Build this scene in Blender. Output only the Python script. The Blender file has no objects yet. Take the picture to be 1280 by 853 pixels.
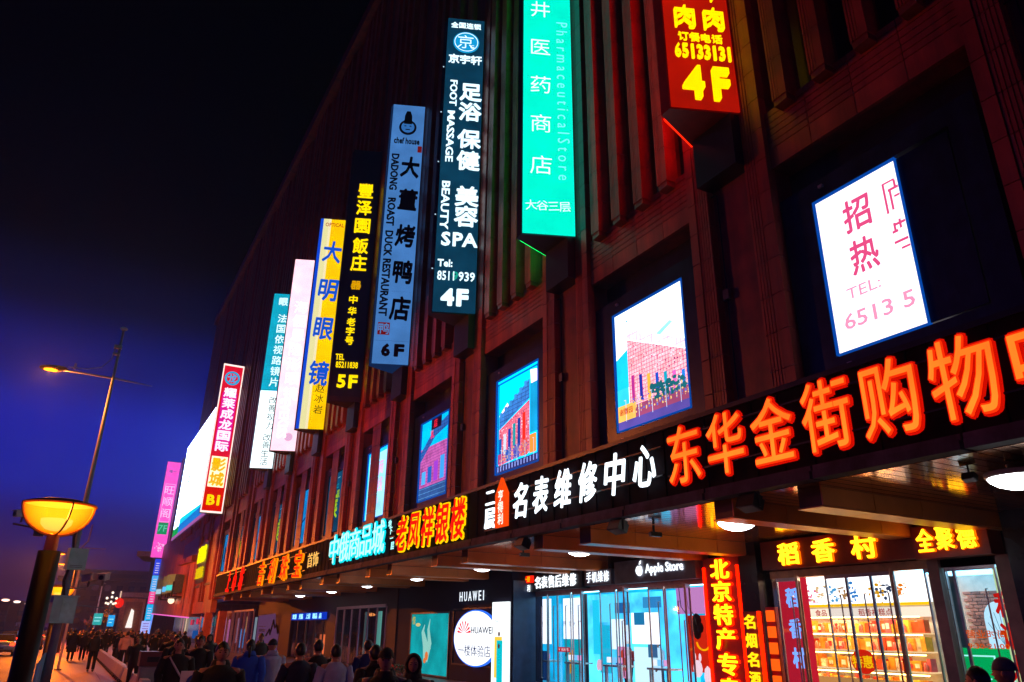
import bpy, math, random
from mathutils import Matrix, Vector
R = random.Random(7)
D = bpy.data; S = bpy.context.scene; COL = S.collection
rad = math.radians

# ------------------------------------------------------------------ camera
cam = D.cameras.new('camera'); co = D.objects.new('camera', cam); COL.objects.link(co); S.camera = co
cam.sensor_width = 36; cam.lens = 25.846; cam.clip_start = 0.1; cam.clip_end = 3000
# world: x = towards the building, y = along the street, z = up
u = Vector((0.86978749, -0.49330845, 0.01079325)); v = Vector((0.18997222, 0.31460548, -0.93001825)); w = Vector((0.45539025, 0.81096866, 0.36735481))
m = Matrix(((u[0], -v[0], -w[0], 0), (u[1], -v[1], -w[1], 0), (u[2], -v[2], -w[2], 1.95), (0, 0, 0, 1)))
co.matrix_world = m

# ------------------------------------------------------------------ night sky
def lin(h):
    h = h.lstrip('#'); r = []
    for i in (0, 2, 4):
        c = int(h[i:i+2], 16) / 255; r.append(c / 12.92 if c <= .04045 else ((c + .055) / 1.055) ** 2.4)
    return (*r, 1)
W = D.worlds.new('World'); S.world = W; W.use_nodes = True
nt = W.node_tree; bg = nt.nodes['Background']
tc = nt.nodes.new('ShaderNodeTexCoord'); sp = nt.nodes.new('ShaderNodeSeparateXYZ'); rp = nt.nodes.new('ShaderNodeValToRGB')
nt.links.new(tc.outputs['Generated'], sp.inputs[0]); nt.links.new(sp.outputs[2], rp.inputs[0]); nt.links.new(rp.outputs[0], bg.inputs[0])
cr = rp.color_ramp; cr.interpolation = 'EASE'
stops = [(0, '#4e1434'), (.05, '#34103e'), (.10, '#1c1268'), (.16, '#1020a0'), (.22, '#0c1ea4'), (.29, '#06126a'), (.36, '#020626'), (.43, '#000102'), (1, '#000001')]
while len(cr.elements) < len(stops): cr.elements.new(.5)
for e, (p, c) in zip(cr.elements, stops): e.position = p; e.color = lin(c)
bg.inputs[1].default_value = 1.0
S.render.engine = 'CYCLES'
S.view_settings.view_transform = 'Standard'; S.view_settings.look = 'None'; S.view_settings.exposure = 0; S.view_settings.gamma = 1
cy = S.cycles; cy.use_denoising = True; cy.max_bounces = 6; cy.diffuse_bounces = 3; cy.glossy_bounces = 3; cy.transmission_bounces = 4; cy.transparent_max_bounces = 12
cy.sample_clamp_indirect = 4; cy.caustics_reflective = False; cy.caustics_refractive = False

# ------------------------------------------------------------------ materials
MC = {}
def nodes(name):
    mt = D.materials.new(name); mt.use_nodes = True
    n = mt.node_tree; return mt, n, n.nodes['Principled BSDF'], n.nodes['Material Output']
def pbr(name, c, rough=.5, metal=0, var=.25, sc=3., bump=0., bsc=40., spec=.5, coat=0):
    if name in MC: return MC[name]
    mt, n, b, o = nodes(name); col = lin(c) if isinstance(c, str) else (*c, 1)
    t = n.nodes.new('ShaderNodeTexCoord'); no = n.nodes.new('ShaderNodeTexNoise'); no.inputs['Scale'].default_value = sc; no.inputs['Detail'].default_value = 6
    n.links.new(t.outputs['Object'], no.inputs['Vector'])
    r = n.nodes.new('ShaderNodeValToRGB'); r.color_ramp.elements[0].position = .3; r.color_ramp.elements[1].position = .7
    r.color_ramp.elements[0].color = (*[x * (1 - var) for x in col[:3]], 1); r.color_ramp.elements[1].color = (*[min(1, x * (1 + var)) for x in col[:3]], 1)
    n.links.new(no.outputs[0], r.inputs[0])
    if var >= .3:      # long weather streaks
        mp = n.nodes.new('ShaderNodeMapping'); mp.inputs['Scale'].default_value = (1, 1, .12); n3 = n.nodes.new('ShaderNodeTexNoise'); n3.inputs['Scale'].default_value = 1.6; n3.inputs['Detail'].default_value = 7; n3.inputs['Roughness'].default_value = .65
        ob = n.nodes.new('ShaderNodeNewGeometry'); n.links.new(ob.outputs['Position'], mp.inputs[0]); n.links.new(mp.outputs[0], n3.inputs['Vector']); m3 = n.nodes.new('ShaderNodeMapRange'); m3.inputs[1].default_value = .35; m3.inputs[2].default_value = .65; m3.inputs[3].default_value = .55; m3.inputs[4].default_value = 1.25
        n.links.new(n3.outputs[0], m3.inputs[0]); mc = n.nodes.new('ShaderNodeVectorMath'); mc.operation = 'SCALE'; n.links.new(r.outputs[0], mc.inputs[0]); n.links.new(m3.outputs[0], mc.inputs['Scale']); n.links.new(mc.outputs[0], b.inputs['Base Color'])
    else: n.links.new(r.outputs[0], b.inputs['Base Color'])
    mr = n.nodes.new('ShaderNodeMapRange'); mr.inputs[3].default_value = max(0.03, rough * .8); mr.inputs[4].default_value = min(1, rough * 1.2)
    n.links.new(no.outputs[0], mr.inputs[0]); n.links.new(mr.outputs[0], b.inputs['Roughness'])
    b.inputs['Metallic'].default_value = metal; b.inputs['Specular IOR Level'].default_value = spec; b.inputs['Coat Weight'].default_value = coat
    if bump:
        n2 = n.nodes.new('ShaderNodeTexNoise'); n2.inputs['Scale'].default_value = bsc; n2.inputs['Detail'].default_value = 4
        n.links.new(t.outputs['Object'], n2.inputs['Vector'])
        bp = n.nodes.new('ShaderNodeBump'); bp.inputs['Strength'].default_value = bump; bp.inputs['Distance'].default_value = .02
        n.links.new(n2.outputs[0], bp.inputs['Height']); n.links.new(bp.outputs[0], b.inputs['Normal'])
    MC[name] = mt; return mt
def emi(c, s=1., var=0., key=None):
    k = ('e', c, s, var)
    if k in MC: return MC[k]
    mt = D.materials.new('glow_' + c.lstrip('#')); mt.use_nodes = True; n = mt.node_tree; n.nodes.clear()
    e = n.nodes.new('ShaderNodeEmission'); o = n.nodes.new('ShaderNodeOutputMaterial'); e.inputs[0].default_value = lin(c); e.inputs[1].default_value = s
    if var:
        t = n.nodes.new('ShaderNodeTexCoord'); no = n.nodes.new('ShaderNodeTexNoise'); no.inputs['Scale'].default_value = .9; no.inputs['Detail'].default_value = 3
        n.links.new(t.outputs['Object'], no.inputs['Vector']); mr = n.nodes.new('ShaderNodeMapRange')
        mr.inputs[1].default_value = .3; mr.inputs[2].default_value = .7; mr.inputs[3].default_value = s * (1 - var); mr.inputs[4].default_value = s * (1 + var)
        n.links.new(no.outputs[0], mr.inputs[0]); n.links.new(mr.outputs[0], e.inputs[1])
    n.links.new(e.outputs[0], o.inputs[0]); MC[k] = mt; return mt
def gridmat(name, c1, c2, s, sx, sz, axis='yz'):
    # lit print of a gridded picture (screens)
    mt = D.materials.new(name); mt.use_nodes = True; n = mt.node_tree; n.nodes.clear()
    e = n.nodes.new('ShaderNodeEmission'); o = n.nodes.new('ShaderNodeOutputMaterial'); e.inputs[1].default_value = s
    t = n.nodes.new('ShaderNodeTexCoord'); sp = n.nodes.new('ShaderNodeSeparateXYZ'); cb = n.nodes.new('ShaderNodeCombineXYZ')
    n.links.new(t.outputs['Object'], sp.inputs[0]); n.links.new(sp.outputs[1], cb.inputs[0]); n.links.new(sp.outputs[2], cb.inputs[1])
    br = n.nodes.new('ShaderNodeTexBrick'); br.offset = 0; br.inputs['Scale'].default_value = 1; br.inputs['Brick Width'].default_value = sx; br.inputs['Row Height'].default_value = sz
    br.inputs['Mortar Size'].default_value = .012; br.inputs['Mortar Smooth'].default_value = .6; br.inputs['Color1'].default_value = lin(c1); br.inputs['Color2'].default_value = lin(c1); br.inputs['Mortar'].default_value = lin(c2)
    no = n.nodes.new('ShaderNodeTexNoise'); no.inputs['Scale'].default_value = 2.2; no.inputs['Detail'].default_value = 8; no.inputs['Roughness'].default_value = .7; mr = n.nodes.new('ShaderNodeMapRange')
    mr.inputs[1].default_value = .3; mr.inputs[2].default_value = .7; mr.inputs[3].default_value = s * .62; mr.inputs[4].default_value = s * 1.4; n.links.new(t.outputs['Object'], no.inputs['Vector']); n.links.new(no.outputs[0], mr.inputs[0]); n.links.new(mr.outputs[0], e.inputs[1])
    n.links.new(cb.outputs[0], br.inputs[0]); n.links.new(br.outputs[0], e.inputs[0]); n.links.new(e.outputs[0], o.inputs[0]); return mt
def glassmat(name, tint, gl=.12, alpha=.9):
    mt = D.materials.new(name); mt.use_nodes = True; n = mt.node_tree; n.nodes.clear()
    o = n.nodes.new('ShaderNodeOutputMaterial'); t = n.nodes.new('ShaderNodeBsdfTransparent'); g = n.nodes.new('ShaderNodeBsdfGlossy'); mx = n.nodes.new('ShaderNodeMixShader')
    lw = n.nodes.new('ShaderNodeLayerWeight'); lw.inputs[0].default_value = .5; pw = n.nodes.new('ShaderNodeMath'); pw.operation = 'POWER'; pw.inputs[1].default_value = 4; f = n.nodes.new('ShaderNodeMath'); f.operation = 'MULTIPLY_ADD'; f.inputs[1].default_value = .6; f.inputs[2].default_value = .03
    n.links.new(lw.outputs['Facing'], pw.inputs[0]); n.links.new(pw.outputs[0], f.inputs[0])
    t.inputs[0].default_value = lin(tint); g.inputs['Roughness'].default_value = .03
    n.links.new(f.outputs[0], mx.inputs[0]); n.links.new(t.outputs[0], mx.inputs[1]); n.links.new(g.outputs[0], mx.inputs[2]); n.links.new(mx.outputs[0], o.inputs[0]); return mt
STONE = pbr('red_granite', (.38, .055, .026), .42, 0, .3, 1.3, .25, 60)
STONE2 = pbr('red_granite_dark', (.22, .034, .02), .45, 0, .35, 1.7, .25, 60)
STONE3 = pbr('brown_granite', (.36, .10, .035), .45, 0, .3, .8, .2, 60)
DARKW = pbr('dark_window_wall', (.02, .016, .02), .3, 0, .3, .7)
BLACK = pbr('black_metal', (.012, .012, .014), .4, .3, .3)
NAVY = pbr('navy_frame', (.012, .02, .05), .35, .2, .3)
FASC = pbr('fascia_sheet', (.009, .006, .008), .8, 0, .4, 2., spec=.04)
GREY = pbr('grey_panel', (.16, .14, .19), .5, 0, .2)
DGREY = pbr('dark_grey_panel', (.05, .042, .06), .4, 0, .3)
STEEL = pbr('stainless_steel', (.5, .4, .42), .3, .7, .15, 6)
BRASSY = pbr('warm_steel', (.5, .26, .14), .35, .5, .2, 6)
CEIL = pbr('ceiling_strip', (.75, .32, .17), .11, .85, .12, 1.5, .12, 5)
BEAM = pbr('beam_panel', (.8, .22, .05), .33, .1, .15, 1.2)
ASPH = pbr('asphalt', (.055, .045, .045), .6, 0, .3, .6, .5, 90)
PAVE = pbr('paving_slab', (.22, .17, .16), .42, 0, .25, .9, .2, 40)
PAVE2 = pbr('paving_slab_dark', (.16, .12, .12), .42, 0, .25, .9, .2, 40)
KERB = pbr('kerb_stone', (.3, .27, .25), .7)
GLASS = glassmat('shop_glass', '#f4f8ff')
WHITEP = pbr('white_plastic', (.62, .6, .72), .45, 0, .12)
BOXM = pbr('cabinet_paint', (.3, .46, .52), .5, .1, .15)
POLEM = pbr('galvanised_pole', (.17, .22, .34), .5, .1, .15)

# ------------------------------------------------------------------ mesh builder
X, Y, Z = Vector((1, 0, 0)), Vector((0, 1, 0)), Vector((0, 0, 1))
class MB:
    def __init__(s, o=(0, 0, 0), r=X, up=None, n=None):
        s.o = Vector(o); s.r = Vector(r)
        if up is None: s.u, s.n = Y, Z
        else: s.u = Vector(up); s.n = s.r.cross(s.u) if n is None else Vector(n)
        s.V = []; s.F = []; s.M = []; s.sm = False; s.mi = 0
    def p(s, x, y, z): return s.o + s.r * x + s.u * y + s.n * z
    def add(s, vs, fs):
        b = len(s.V); s.V += [s.p(*q) for q in vs]; s.F += [tuple(b + i for i in f) for f in fs]; s.M += [s.mi] * len(fs); return s
    def box(s, x0, x1, y0, y1, z0, z1):
        if x0 > x1: x0, x1 = x1, x0
        if y0 > y1: y0, y1 = y1, y0
        if z0 > z1: z0, z1 = z1, z0
        return s.add([(x0, y0, z0), (x1, y0, z0), (x1, y1, z0), (x0, y1, z0), (x0, y0, z1), (x1, y0, z1), (x1, y1, z1), (x0, y1, z1)],
                     [(0, 3, 2, 1), (4, 5, 6, 7), (0, 1, 5, 4), (1, 2, 6, 5), (2, 3, 7, 6), (3, 0, 4, 7)])
    def prism(s, poly, z0, z1):      # poly in xy, extruded along z
        n = len(poly); a = sum(poly[i][0] * poly[(i+1) % n][1] - poly[(i+1) % n][0] * poly[i][1] for i in range(n))
        if a < 0: poly = poly[::-1]
        return s.add([(x, y, z0) for x, y in poly] + [(x, y, z1) for x, y in poly],
                     [tuple(range(n))[::-1], tuple(range(n, 2 * n))] + [(i, (i + 1) % n, n + (i + 1) % n, n + i) for i in range(n)])
    def tube(s, pts, rr, n=8, cap=True, sq=1.):
        pts = [Vector(p) for p in pts]; b = len(s.V); vs = []; fs = []
        if not hasattr(rr, '__len__'): rr = [rr] * len(pts)
        px = None
        for i, p in enumerate(pts):
            d = (pts[min(i + 1, len(pts) - 1)] - pts[max(i - 1, 0)]).normalized()
            a = px if px is not None else (Vector((1, 0, 0)) if abs(d.x) < .8 else Vector((0, 1, 0)))
            a = (a - d * a.dot(d)).normalized(); px = a; c = d.cross(a)
            for k in range(n):
                t = 2 * math.pi * k / n; q = p + a * (math.cos(t) * rr[i]) + c * (math.sin(t) * rr[i] * sq); vs.append(tuple(q))
        for i in range(len(pts) - 1):
            for k in range(n): fs.append((i * n + k, i * n + (k + 1) % n, (i + 1) * n + (k + 1) % n, (i + 1) * n + k))
        if cap: fs.append(tuple(range(n))[::-1]); fs.append(tuple(range((len(pts) - 1) * n, len(pts) * n)))
        return s.add(vs, fs)
    def lathe(s, prof, c=(0, 0, 0), n=16, capb=False, capt=False):   # prof [(r,z)]
        vs = []; fs = []
        for r, z in prof:
            for k in range(n): t = 2 * math.pi * k / n; vs.append((c[0] + r * math.cos(t), c[1] + r * math.sin(t), c[2] + z))
        for i in range(len(prof) - 1):
            for k in range(n): fs.append((i * n + k, i * n + (k + 1) % n, (i + 1) * n + (k + 1) % n, (i + 1) * n + k))
        if capb: fs.append(tuple(range(n))[::-1])
        if capt: fs.append(tuple(range((len(prof) - 1) * n, len(prof) * n)))
        return s.add(vs, fs)
    def ring(s, secs, n=14, capb=True, capt=True):  # secs [(cx,cy,z,rx,ry)]
        vs = []; fs = []
        for cx, cyy, z, rx, ry in secs:
            for k in range(n): t = 2 * math.pi * k / n; vs.append((cx + rx * math.cos(t), cyy + ry * math.sin(t), z))
        for i in range(len(secs) - 1):
            for k in range(n): fs.append((i * n + k, i * n + (k + 1) % n, (i + 1) * n + (k + 1) % n, (i + 1) * n + k))
        if capb: fs.append(tuple(range(n))[::-1])
        if capt: fs.append(tuple(range((len(secs) - 1) * n, len(secs) * n)))
        return s.add(vs, fs)
    def ball(s, c, r, n=10, m=7, fn=None):
        if not hasattr(r, '__len__'): r = (r, r, r)
        vs = []; fs = []
        for i in range(m + 1):
            ph = math.pi * i / m
            for k in range(n):
                t = 2 * math.pi * k / n; q = (math.sin(ph) * math.cos(t), math.sin(ph) * math.sin(t), math.cos(ph))
                if fn: q = fn(*q)
                vs.append((c[0] + r[0] * q[0], c[1] + r[1] * q[1], c[2] + r[2] * q[2]))
        for i in range(m):
            for k in range(n): fs.append((i * n + k, (i + 1) * n + k, (i + 1) * n + (k + 1) % n, i * n + (k + 1) % n))
        return s.add(vs, fs)
    def mesh(s, name, mats, base, smooth=None):
        me = D.meshes.new(name); me.from_pydata([tuple(q - base) for q in s.V], [], s.F)
        for mt in (mats if isinstance(mats, (list, tuple)) else [mats]): me.materials.append(mt)
        me.polygons.foreach_set('material_index', s.M)
        if smooth or (smooth is None and s.sm): me.polygons.foreach_set('use_smooth', [True] * len(s.F))
        me.update(); return me
def wloc(o):
    p = Vector((0, 0, 0))
    while o is not None: p += o.location; o = o.parent
    return p
def part(name, mb, mat, parent=None, smooth=None, label=None, stuff=False):
    base = wloc(parent) if parent else Vector((0, 0, 0))
    o = D.objects.new(name, mb.mesh(name, mat, base, smooth)); COL.objects.link(o); o.parent = parent
    if label: o['label'] = label
    if stuff: o['kind'] = 'stuff'
    return o
def tag(o, label, cat, group=None):
    o['label'] = label; o['category'] = cat
    if group: o['group'] = group
    return o
def thing(name, label, cat, loc=(0, 0, 0), group=None):
    o = D.objects.new(name, None); o.empty_display_size = .3; COL.objects.link(o); o.location = loc
    return tag(o, label, cat, group)
def struct(name, mb, mat, parent=None):
    o = part(name, mb, mat, parent)
    if not parent: o['kind'] = 'structure'
    return o
def share(name, me, parent, off, sub=None):      # another piece that shares mesh data
    o = D.objects.new(name, me); COL.objects.link(o); o.parent = parent; o.location = off; return o
# ------------------------------------------------------------------ lettering
TC = {}
def glyph(s, off=0., ext=.03, res=2):
    """strokes are thickened by stacking slightly shifted copies of the outline"""
    k = (s, off, ext, res)
    if k in TC: return TC[k]
    c = D.curves.new('lettering', 'FONT'); c.body = s; c.offset = min(off, 0) if s[0] > '\u2000' else max(min(off, .02), -.01); c.extrude = ext; c.resolution_u = res
    o = D.objects.new('t', c); COL.objects.link(o)
    me = D.meshes.new_from_object(o.evaluated_get(bpy.context.evaluated_depsgraph_get()))
    D.objects.remove(o); D.curves.remove(c)
    xs = [q.co.x for q in me.vertices]; ys = [q.co.y for q in me.vertices]
    cx, cyy = (min(xs) + max(xs)) / 2, (min(ys) + max(ys)) / 2; wd, hh = max(xs) - min(xs), max(ys) - min(ys)
    me.transform(Matrix.Translation((-cx, -cyy, 0)))
    rb = off * .75 if s[0] > '\u2000' else max(0, off - .02) * .8
    if rb > .004:
        vs = [tuple(q.co) for q in me.vertices]; fs = [tuple(p.vertices) for p in me.polygons]; nn = 8 if rb > .012 else 4; V2 = []; F2 = []
        for i in range(nn + 1):
            a = 2 * math.pi * i / nn; dx, dy = (rb * math.cos(a), rb * math.sin(a)) if i < nn else (0, 0); dz = -.0012 * i; b = len(V2)
            V2 += [(x + dx, y + dy, z + dz) for x, y, z in vs]; F2 += [tuple(b + j for j in f) for f in fs]
        me = D.meshes.new('lettering'); me.from_pydata(V2, [], F2); wd += 2 * rb; hh += 2 * rb
    TC[k] = (me, wd, hh); return TC[k]
GM = {}
def text(s, c, right, up, mat, parent, h=None, fit=None, wid=None, off=0.015, ext=.03, name='lettering', res=2, shear=0, rot=0):
    """h = size of one em, fit = height of the ink, wid = width of the ink"""
    me0, w0, h0 = glyph(s, off, ext, res)
    k = (me0.name, mat.name)
    if k not in GM:
        me = me0.copy(); me.name = name; me.materials.clear(); me.materials.append(mat); GM[k] = me
    sy = h if h else fit / h0; sx = (wid / w0) if wid else sy
    r = Vector(right).normalized(); uu = Vector(up).normalized(); n = r.cross(uu)
    if rot: r, uu = r * math.cos(rot) + uu * math.sin(rot), uu * math.cos(rot) - r * math.sin(rot)
    M = Matrix(((r.x, uu.x, n.x, 0), (r.y, uu.y, n.y, 0), (r.z, uu.z, n.z, 0), (0, 0, 0, 1)))
    Sm = Matrix(((sx, shear * sy, 0, 0), (0, sy, 0, 0), (0, 0, max(sx, sy), 0), (0, 0, 0, 1)))
    o = D.objects.new(name, GM[k]); COL.objects.link(o); o.parent = parent
    b = wloc(parent) if parent else Vector((0, 0, 0))
    o.matrix_basis = Matrix.Translation(Vector(c) - b) @ M @ Sm
    return o

# ================================================================== GROUND
g = MB().add([(-900, -60, -.13), (900, -60, -.13), (900, 1500, -.13), (-900, 1500, -.13)], [(0, 1, 2, 3)]); struct('ground', g, ASPH)
g = MB().box(-14, -.62, -20, 420, -.128, -.12); struct('road', g, ASPH)
for x0, dash in ((-4.1, 1), (-7.6, 1), (-11, 0)):
    g = MB()
    if dash:
        for k in range(60): g.box(x0, x0 + .14, k * 6, k * 6 + 3, -.119, -.116)
    else: g.box(x0, x0 + .14, 0, 380, -.119, -.116)
    struct('road_marking', g, pbr('road_paint', (.6, .6, .58), .6, 0, .3, 4))
pv = thing('pavement', 'wide slabbed pavement in front of the shops', 'pavement'); del pv['category'], pv['label']; pv['kind'] = 'structure'
part('paving_bed', MB().box(-.4, 22, -20, 200, -.12, -.012), PAVE2, pv)
me1 = None; sm = [MB().box(0, .985, 0, .985, -.01, 0).mesh('paving_slab', mt, Vector((0, 0, 0))) for mt in (PAVE, PAVE2, pbr('paving_slab_mid', (.19, .145, .14), .45, 0, .25, .9, .2, 40))]
sr = MB().box(0, .985, 0, .985, -.01, 0).mesh('paving_slab', pbr('red_path', (.3, .085, .06), .5, 0, .25, 1.5, .3, 60), Vector((0, 0, 0)))
for j in range(30, 54):
    for i in range(0, 12): share('paving_slab', sr if i < 3 else R.choice(sm), pv, (-.38 + i, j, 0))
g = MB()
for j in range(-4, 130):
    if 30 <= j < 54: continue
    for i in range(0, 3): g.box(-.38 + i, .605 + i, j, j + .985, -.01, 0)
part('red_path_slab', g, MC['red_path'], pv, stuff=True)
g = MB()
for j in range(-4, 30):
    for i in range(3, 20): g.box(-.38 + i, .605 + i, j, j + .985, -.01, 0)
for j in range(54, 130):
    for i in range(3, 13): g.box(-.38 + i, .605 + i, j, j + .985, -.01, 0)
part('far_paving_slab', g, PAVE, pv, stuff=True)
me = MB().box(-.62, -.4, 0, .99, -.12, .01).mesh('kerb_stone', KERB, Vector((0, 0, 0)))
for j in range(20, 110): share('kerb_stone', me, pv, (0, j, 0))

# ================================================================== MAIN BUILDING
P0, PER, PW = 11.0, 7.25, 2.66
BU = thing('department_store', 'towering dark red granite department store with fluted ribs, piers and window bays', 'building', (12.2, 40, 0))
def cen(k): return P0 + PER * k
ZT = 47.
# back walls
part('window_wall', MB().box(12.95, 14.5, -6, 118, 4.6, ZT), DARKW, BU)
flut = {}
def flute_block(w, d, h, n, mat):       # stone block with vertical grooves on the street face; x 0..d (d=front at 0), y 0..w
    g = MB(); g.box(.03, d, 0, w, 0, h); st = w / n
    for i in range(n): g.box(0, .03, i * st + .012, (i + 1) * st - .012, 0, h)
    return g
BH = .86
def pier(k):
    c = cen(k); pr = part('pier', MB().box(12.42, 12.95, c - PW / 2 + .02, c + PW / 2 - .02, 4.6, ZT), STONE2, BU)
    n = int((ZT - 4.6) / BH); near = k <= 5
    nb = 26 if near else 0
    key = 'blk'
    if key not in flut:
        flut[key] = [flute_block(.42, .24, BH - .018, 5, STONE).mesh('stone_block', STONE, Vector((0, 0, 0))),
                     MB().box(-.02, .22, 0, .26, 0, BH - .018).mesh('stone_block', STONE, Vector((0, 0, 0))),
                     MB().box(0, .05, 0, .62, 0, BH - .018).mesh('stone_block', STONE2, Vector((0, 0, 0)))]
    fb, pb, cb = flut[key]
    cols = [(c - PW / 2, pb, 0), (c - PW / 2 + .27, fb, 0), (c + PW / 2 - .70, fb, 0), (c + PW / 2 - .27, pb, 0)]
    bl = wloc(BU)
    for i in range(nb):
        if k > 2 and i > 16: break
        for y, me, dx in cols: share('stone_block', me, pr, (12.2 - bl.x, y - bl.y, 4.62 + i * BH))
        if k <= 3 and i < 13:
            for j in range(2): share('stone_block', cb, pr, (12.38 - bl.x, c - .63 + j * .64, 4.62 + i * BH + .3))
    st = (17 if (near and k > 2) else nb)
    g = MB()
    for i in range(st, n):
        z0 = 4.62 + i * BH; z1 = z0 + BH - .018
        g.box(12.18, 12.42, c - PW / 2, c - PW / 2 + .26, z0, z1); g.box(12.18, 12.42, c + PW / 2 - .27, c + PW / 2 - .01, z0, z1)
        for a in (c - PW / 2 + .27, c + PW / 2 - .70):
            g.box(12.23, 12.42, a, a + .42, z0, z1)
            for q in range(3): g.box(12.2, 12.23, a + q * .14 + .02, a + q * .14 + .12, z0, z1)
    if st < n: part('upper_stone_block', g, STONE, pr, stuff=True)
    return pr
for k in range(-2, 14): pier(k)
# bays: spandrel, fins, jambs
finb = MB(); finb.box(0, .42, 0, .2, 0, 1.09).box(.03, .42, .2, .42, 0, 1.09)
for q in range(3): finb.box(0, .03, .212 + q * .07, .262 + q * .07, 0, 1.09)
finm = finb.mesh('fin_block', STONE, Vector((0, 0, 0)))
capm = MB().prism([(0.02, 0.02), (.42, .02), (.42, .40), (.05, .40)], -.16, 0).mesh('fin_foot', STONE2, Vector((0, 0, 0)))
spm = {}
def bay(k):
    y0, y1 = cen(k) + PW / 2, cen(k + 1) - PW / 2; bl = wloc(BU); L = y1 - y0
    if -1 <= k <= 5:
        yc = y0 - .9; cd = part('conduit', MB().tube([(12.34, yc, 6.0), (12.34, yc, 12.3), (12.34, yc + .05, 12.34), (12.34, yc + .3, 12.36)], .018, 6), BLACK, BU); part('junction_box', MB().box(12.28, 12.38, yc - .09, yc + .09, 9.4, 9.66), DGREY, cd)
    sp = part('spandrel', MB().box(12.42, 12.95, y0, y1, 12.06, 13.6), STONE2, BU)
    rows = [(12.05, .5)] + [(12.57 + i * .175, .155) for i in range(6)]
    if k <= 4:
        for z, h in rows:
            for j in range(4):
                kk = (round(h, 3), 's')
                if kk not in spm: spm[kk] = MB().box(0, .1, 0, L / 4 - .02, 0, h).mesh('spandrel_panel', STONE, Vector((0, 0, 0)))
                share('spandrel_panel', spm[kk], sp, (12.32 - bl.x, y0 + j * L / 4 - bl.y + .01, z))
    else:
        g = MB()
        for z, h in rows: g.box(12.32, 12.42, y0, y1, z, z + h)
        part('spandrel_course', g, STONE, sp, stuff=True)
    mid = (y0 + y1) / 2
    for j in range(4):
        y = mid - 1.58 + j * 1.05 - .21
        if k <= 3:
            f = part('fin', MB().box(12.14, 12.6, y + .04, y + .38, 13.4, ZT), STONE2, BU)
            nn = 10 if k > 0 else 14
            for i in range(nn): share('fin_block', finm, f, (12.0 - bl.x, y - bl.y, 13.5 + i * 1.105))
            share('fin_foot', capm, f, (12.0 - bl.x, y - bl.y, 13.5))
            g = MB()
            for i in range(nn, 30): g.box(12.0, 12.42, y, y + .42, 13.5 + i * 1.105, 13.5 + i * 1.105 + 1.09)
            part('upper_fin_block', g, STONE, f, stuff=True)
        else:
            g = MB(); g.box(12.04, 12.6, y + .02, y + .38, 13.4, ZT)
            for i in range(30): g.box(12.0, 12.42, y, y + .42, 13.5 + i * 1.105, 13.5 + i * 1.105 + 1.09)
            part('fin', g, STONE, BU)
    if k > 5:   # opening back wall darker stone sill
        pass
    part('window_sill', MB().box(12.3, 12.95, y0, y1, 6.2, 6.45), DGREY, BU)
for k in range(-2, 13): bay(k)
# end wall of the tower beyond the last pier: purple lit ribs
g = MB()
y = 107.0
while y < 117.6: g.box(12.0, 12.95, y, y + .42, 13.4, ZT); y += .95
part('fin', g, STONE, BU)
part('cornice', MB().box(11.6, 14.5, -6, 118, ZT, ZT + 1.2), STONE2, BU)
part('end_wall', MB().box(14.5, 30, 96, 118, 4.6, ZT), STONE2, BU)
part('lower_wall', MB().box(12.42, 13, 88, 96.9, 3.4, 12.06), STONE, BU)
part('side_wall', MB().box(12.4, 12.94, 83.3, 88, 3.4, 12.05), STONE3, BU)

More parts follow.
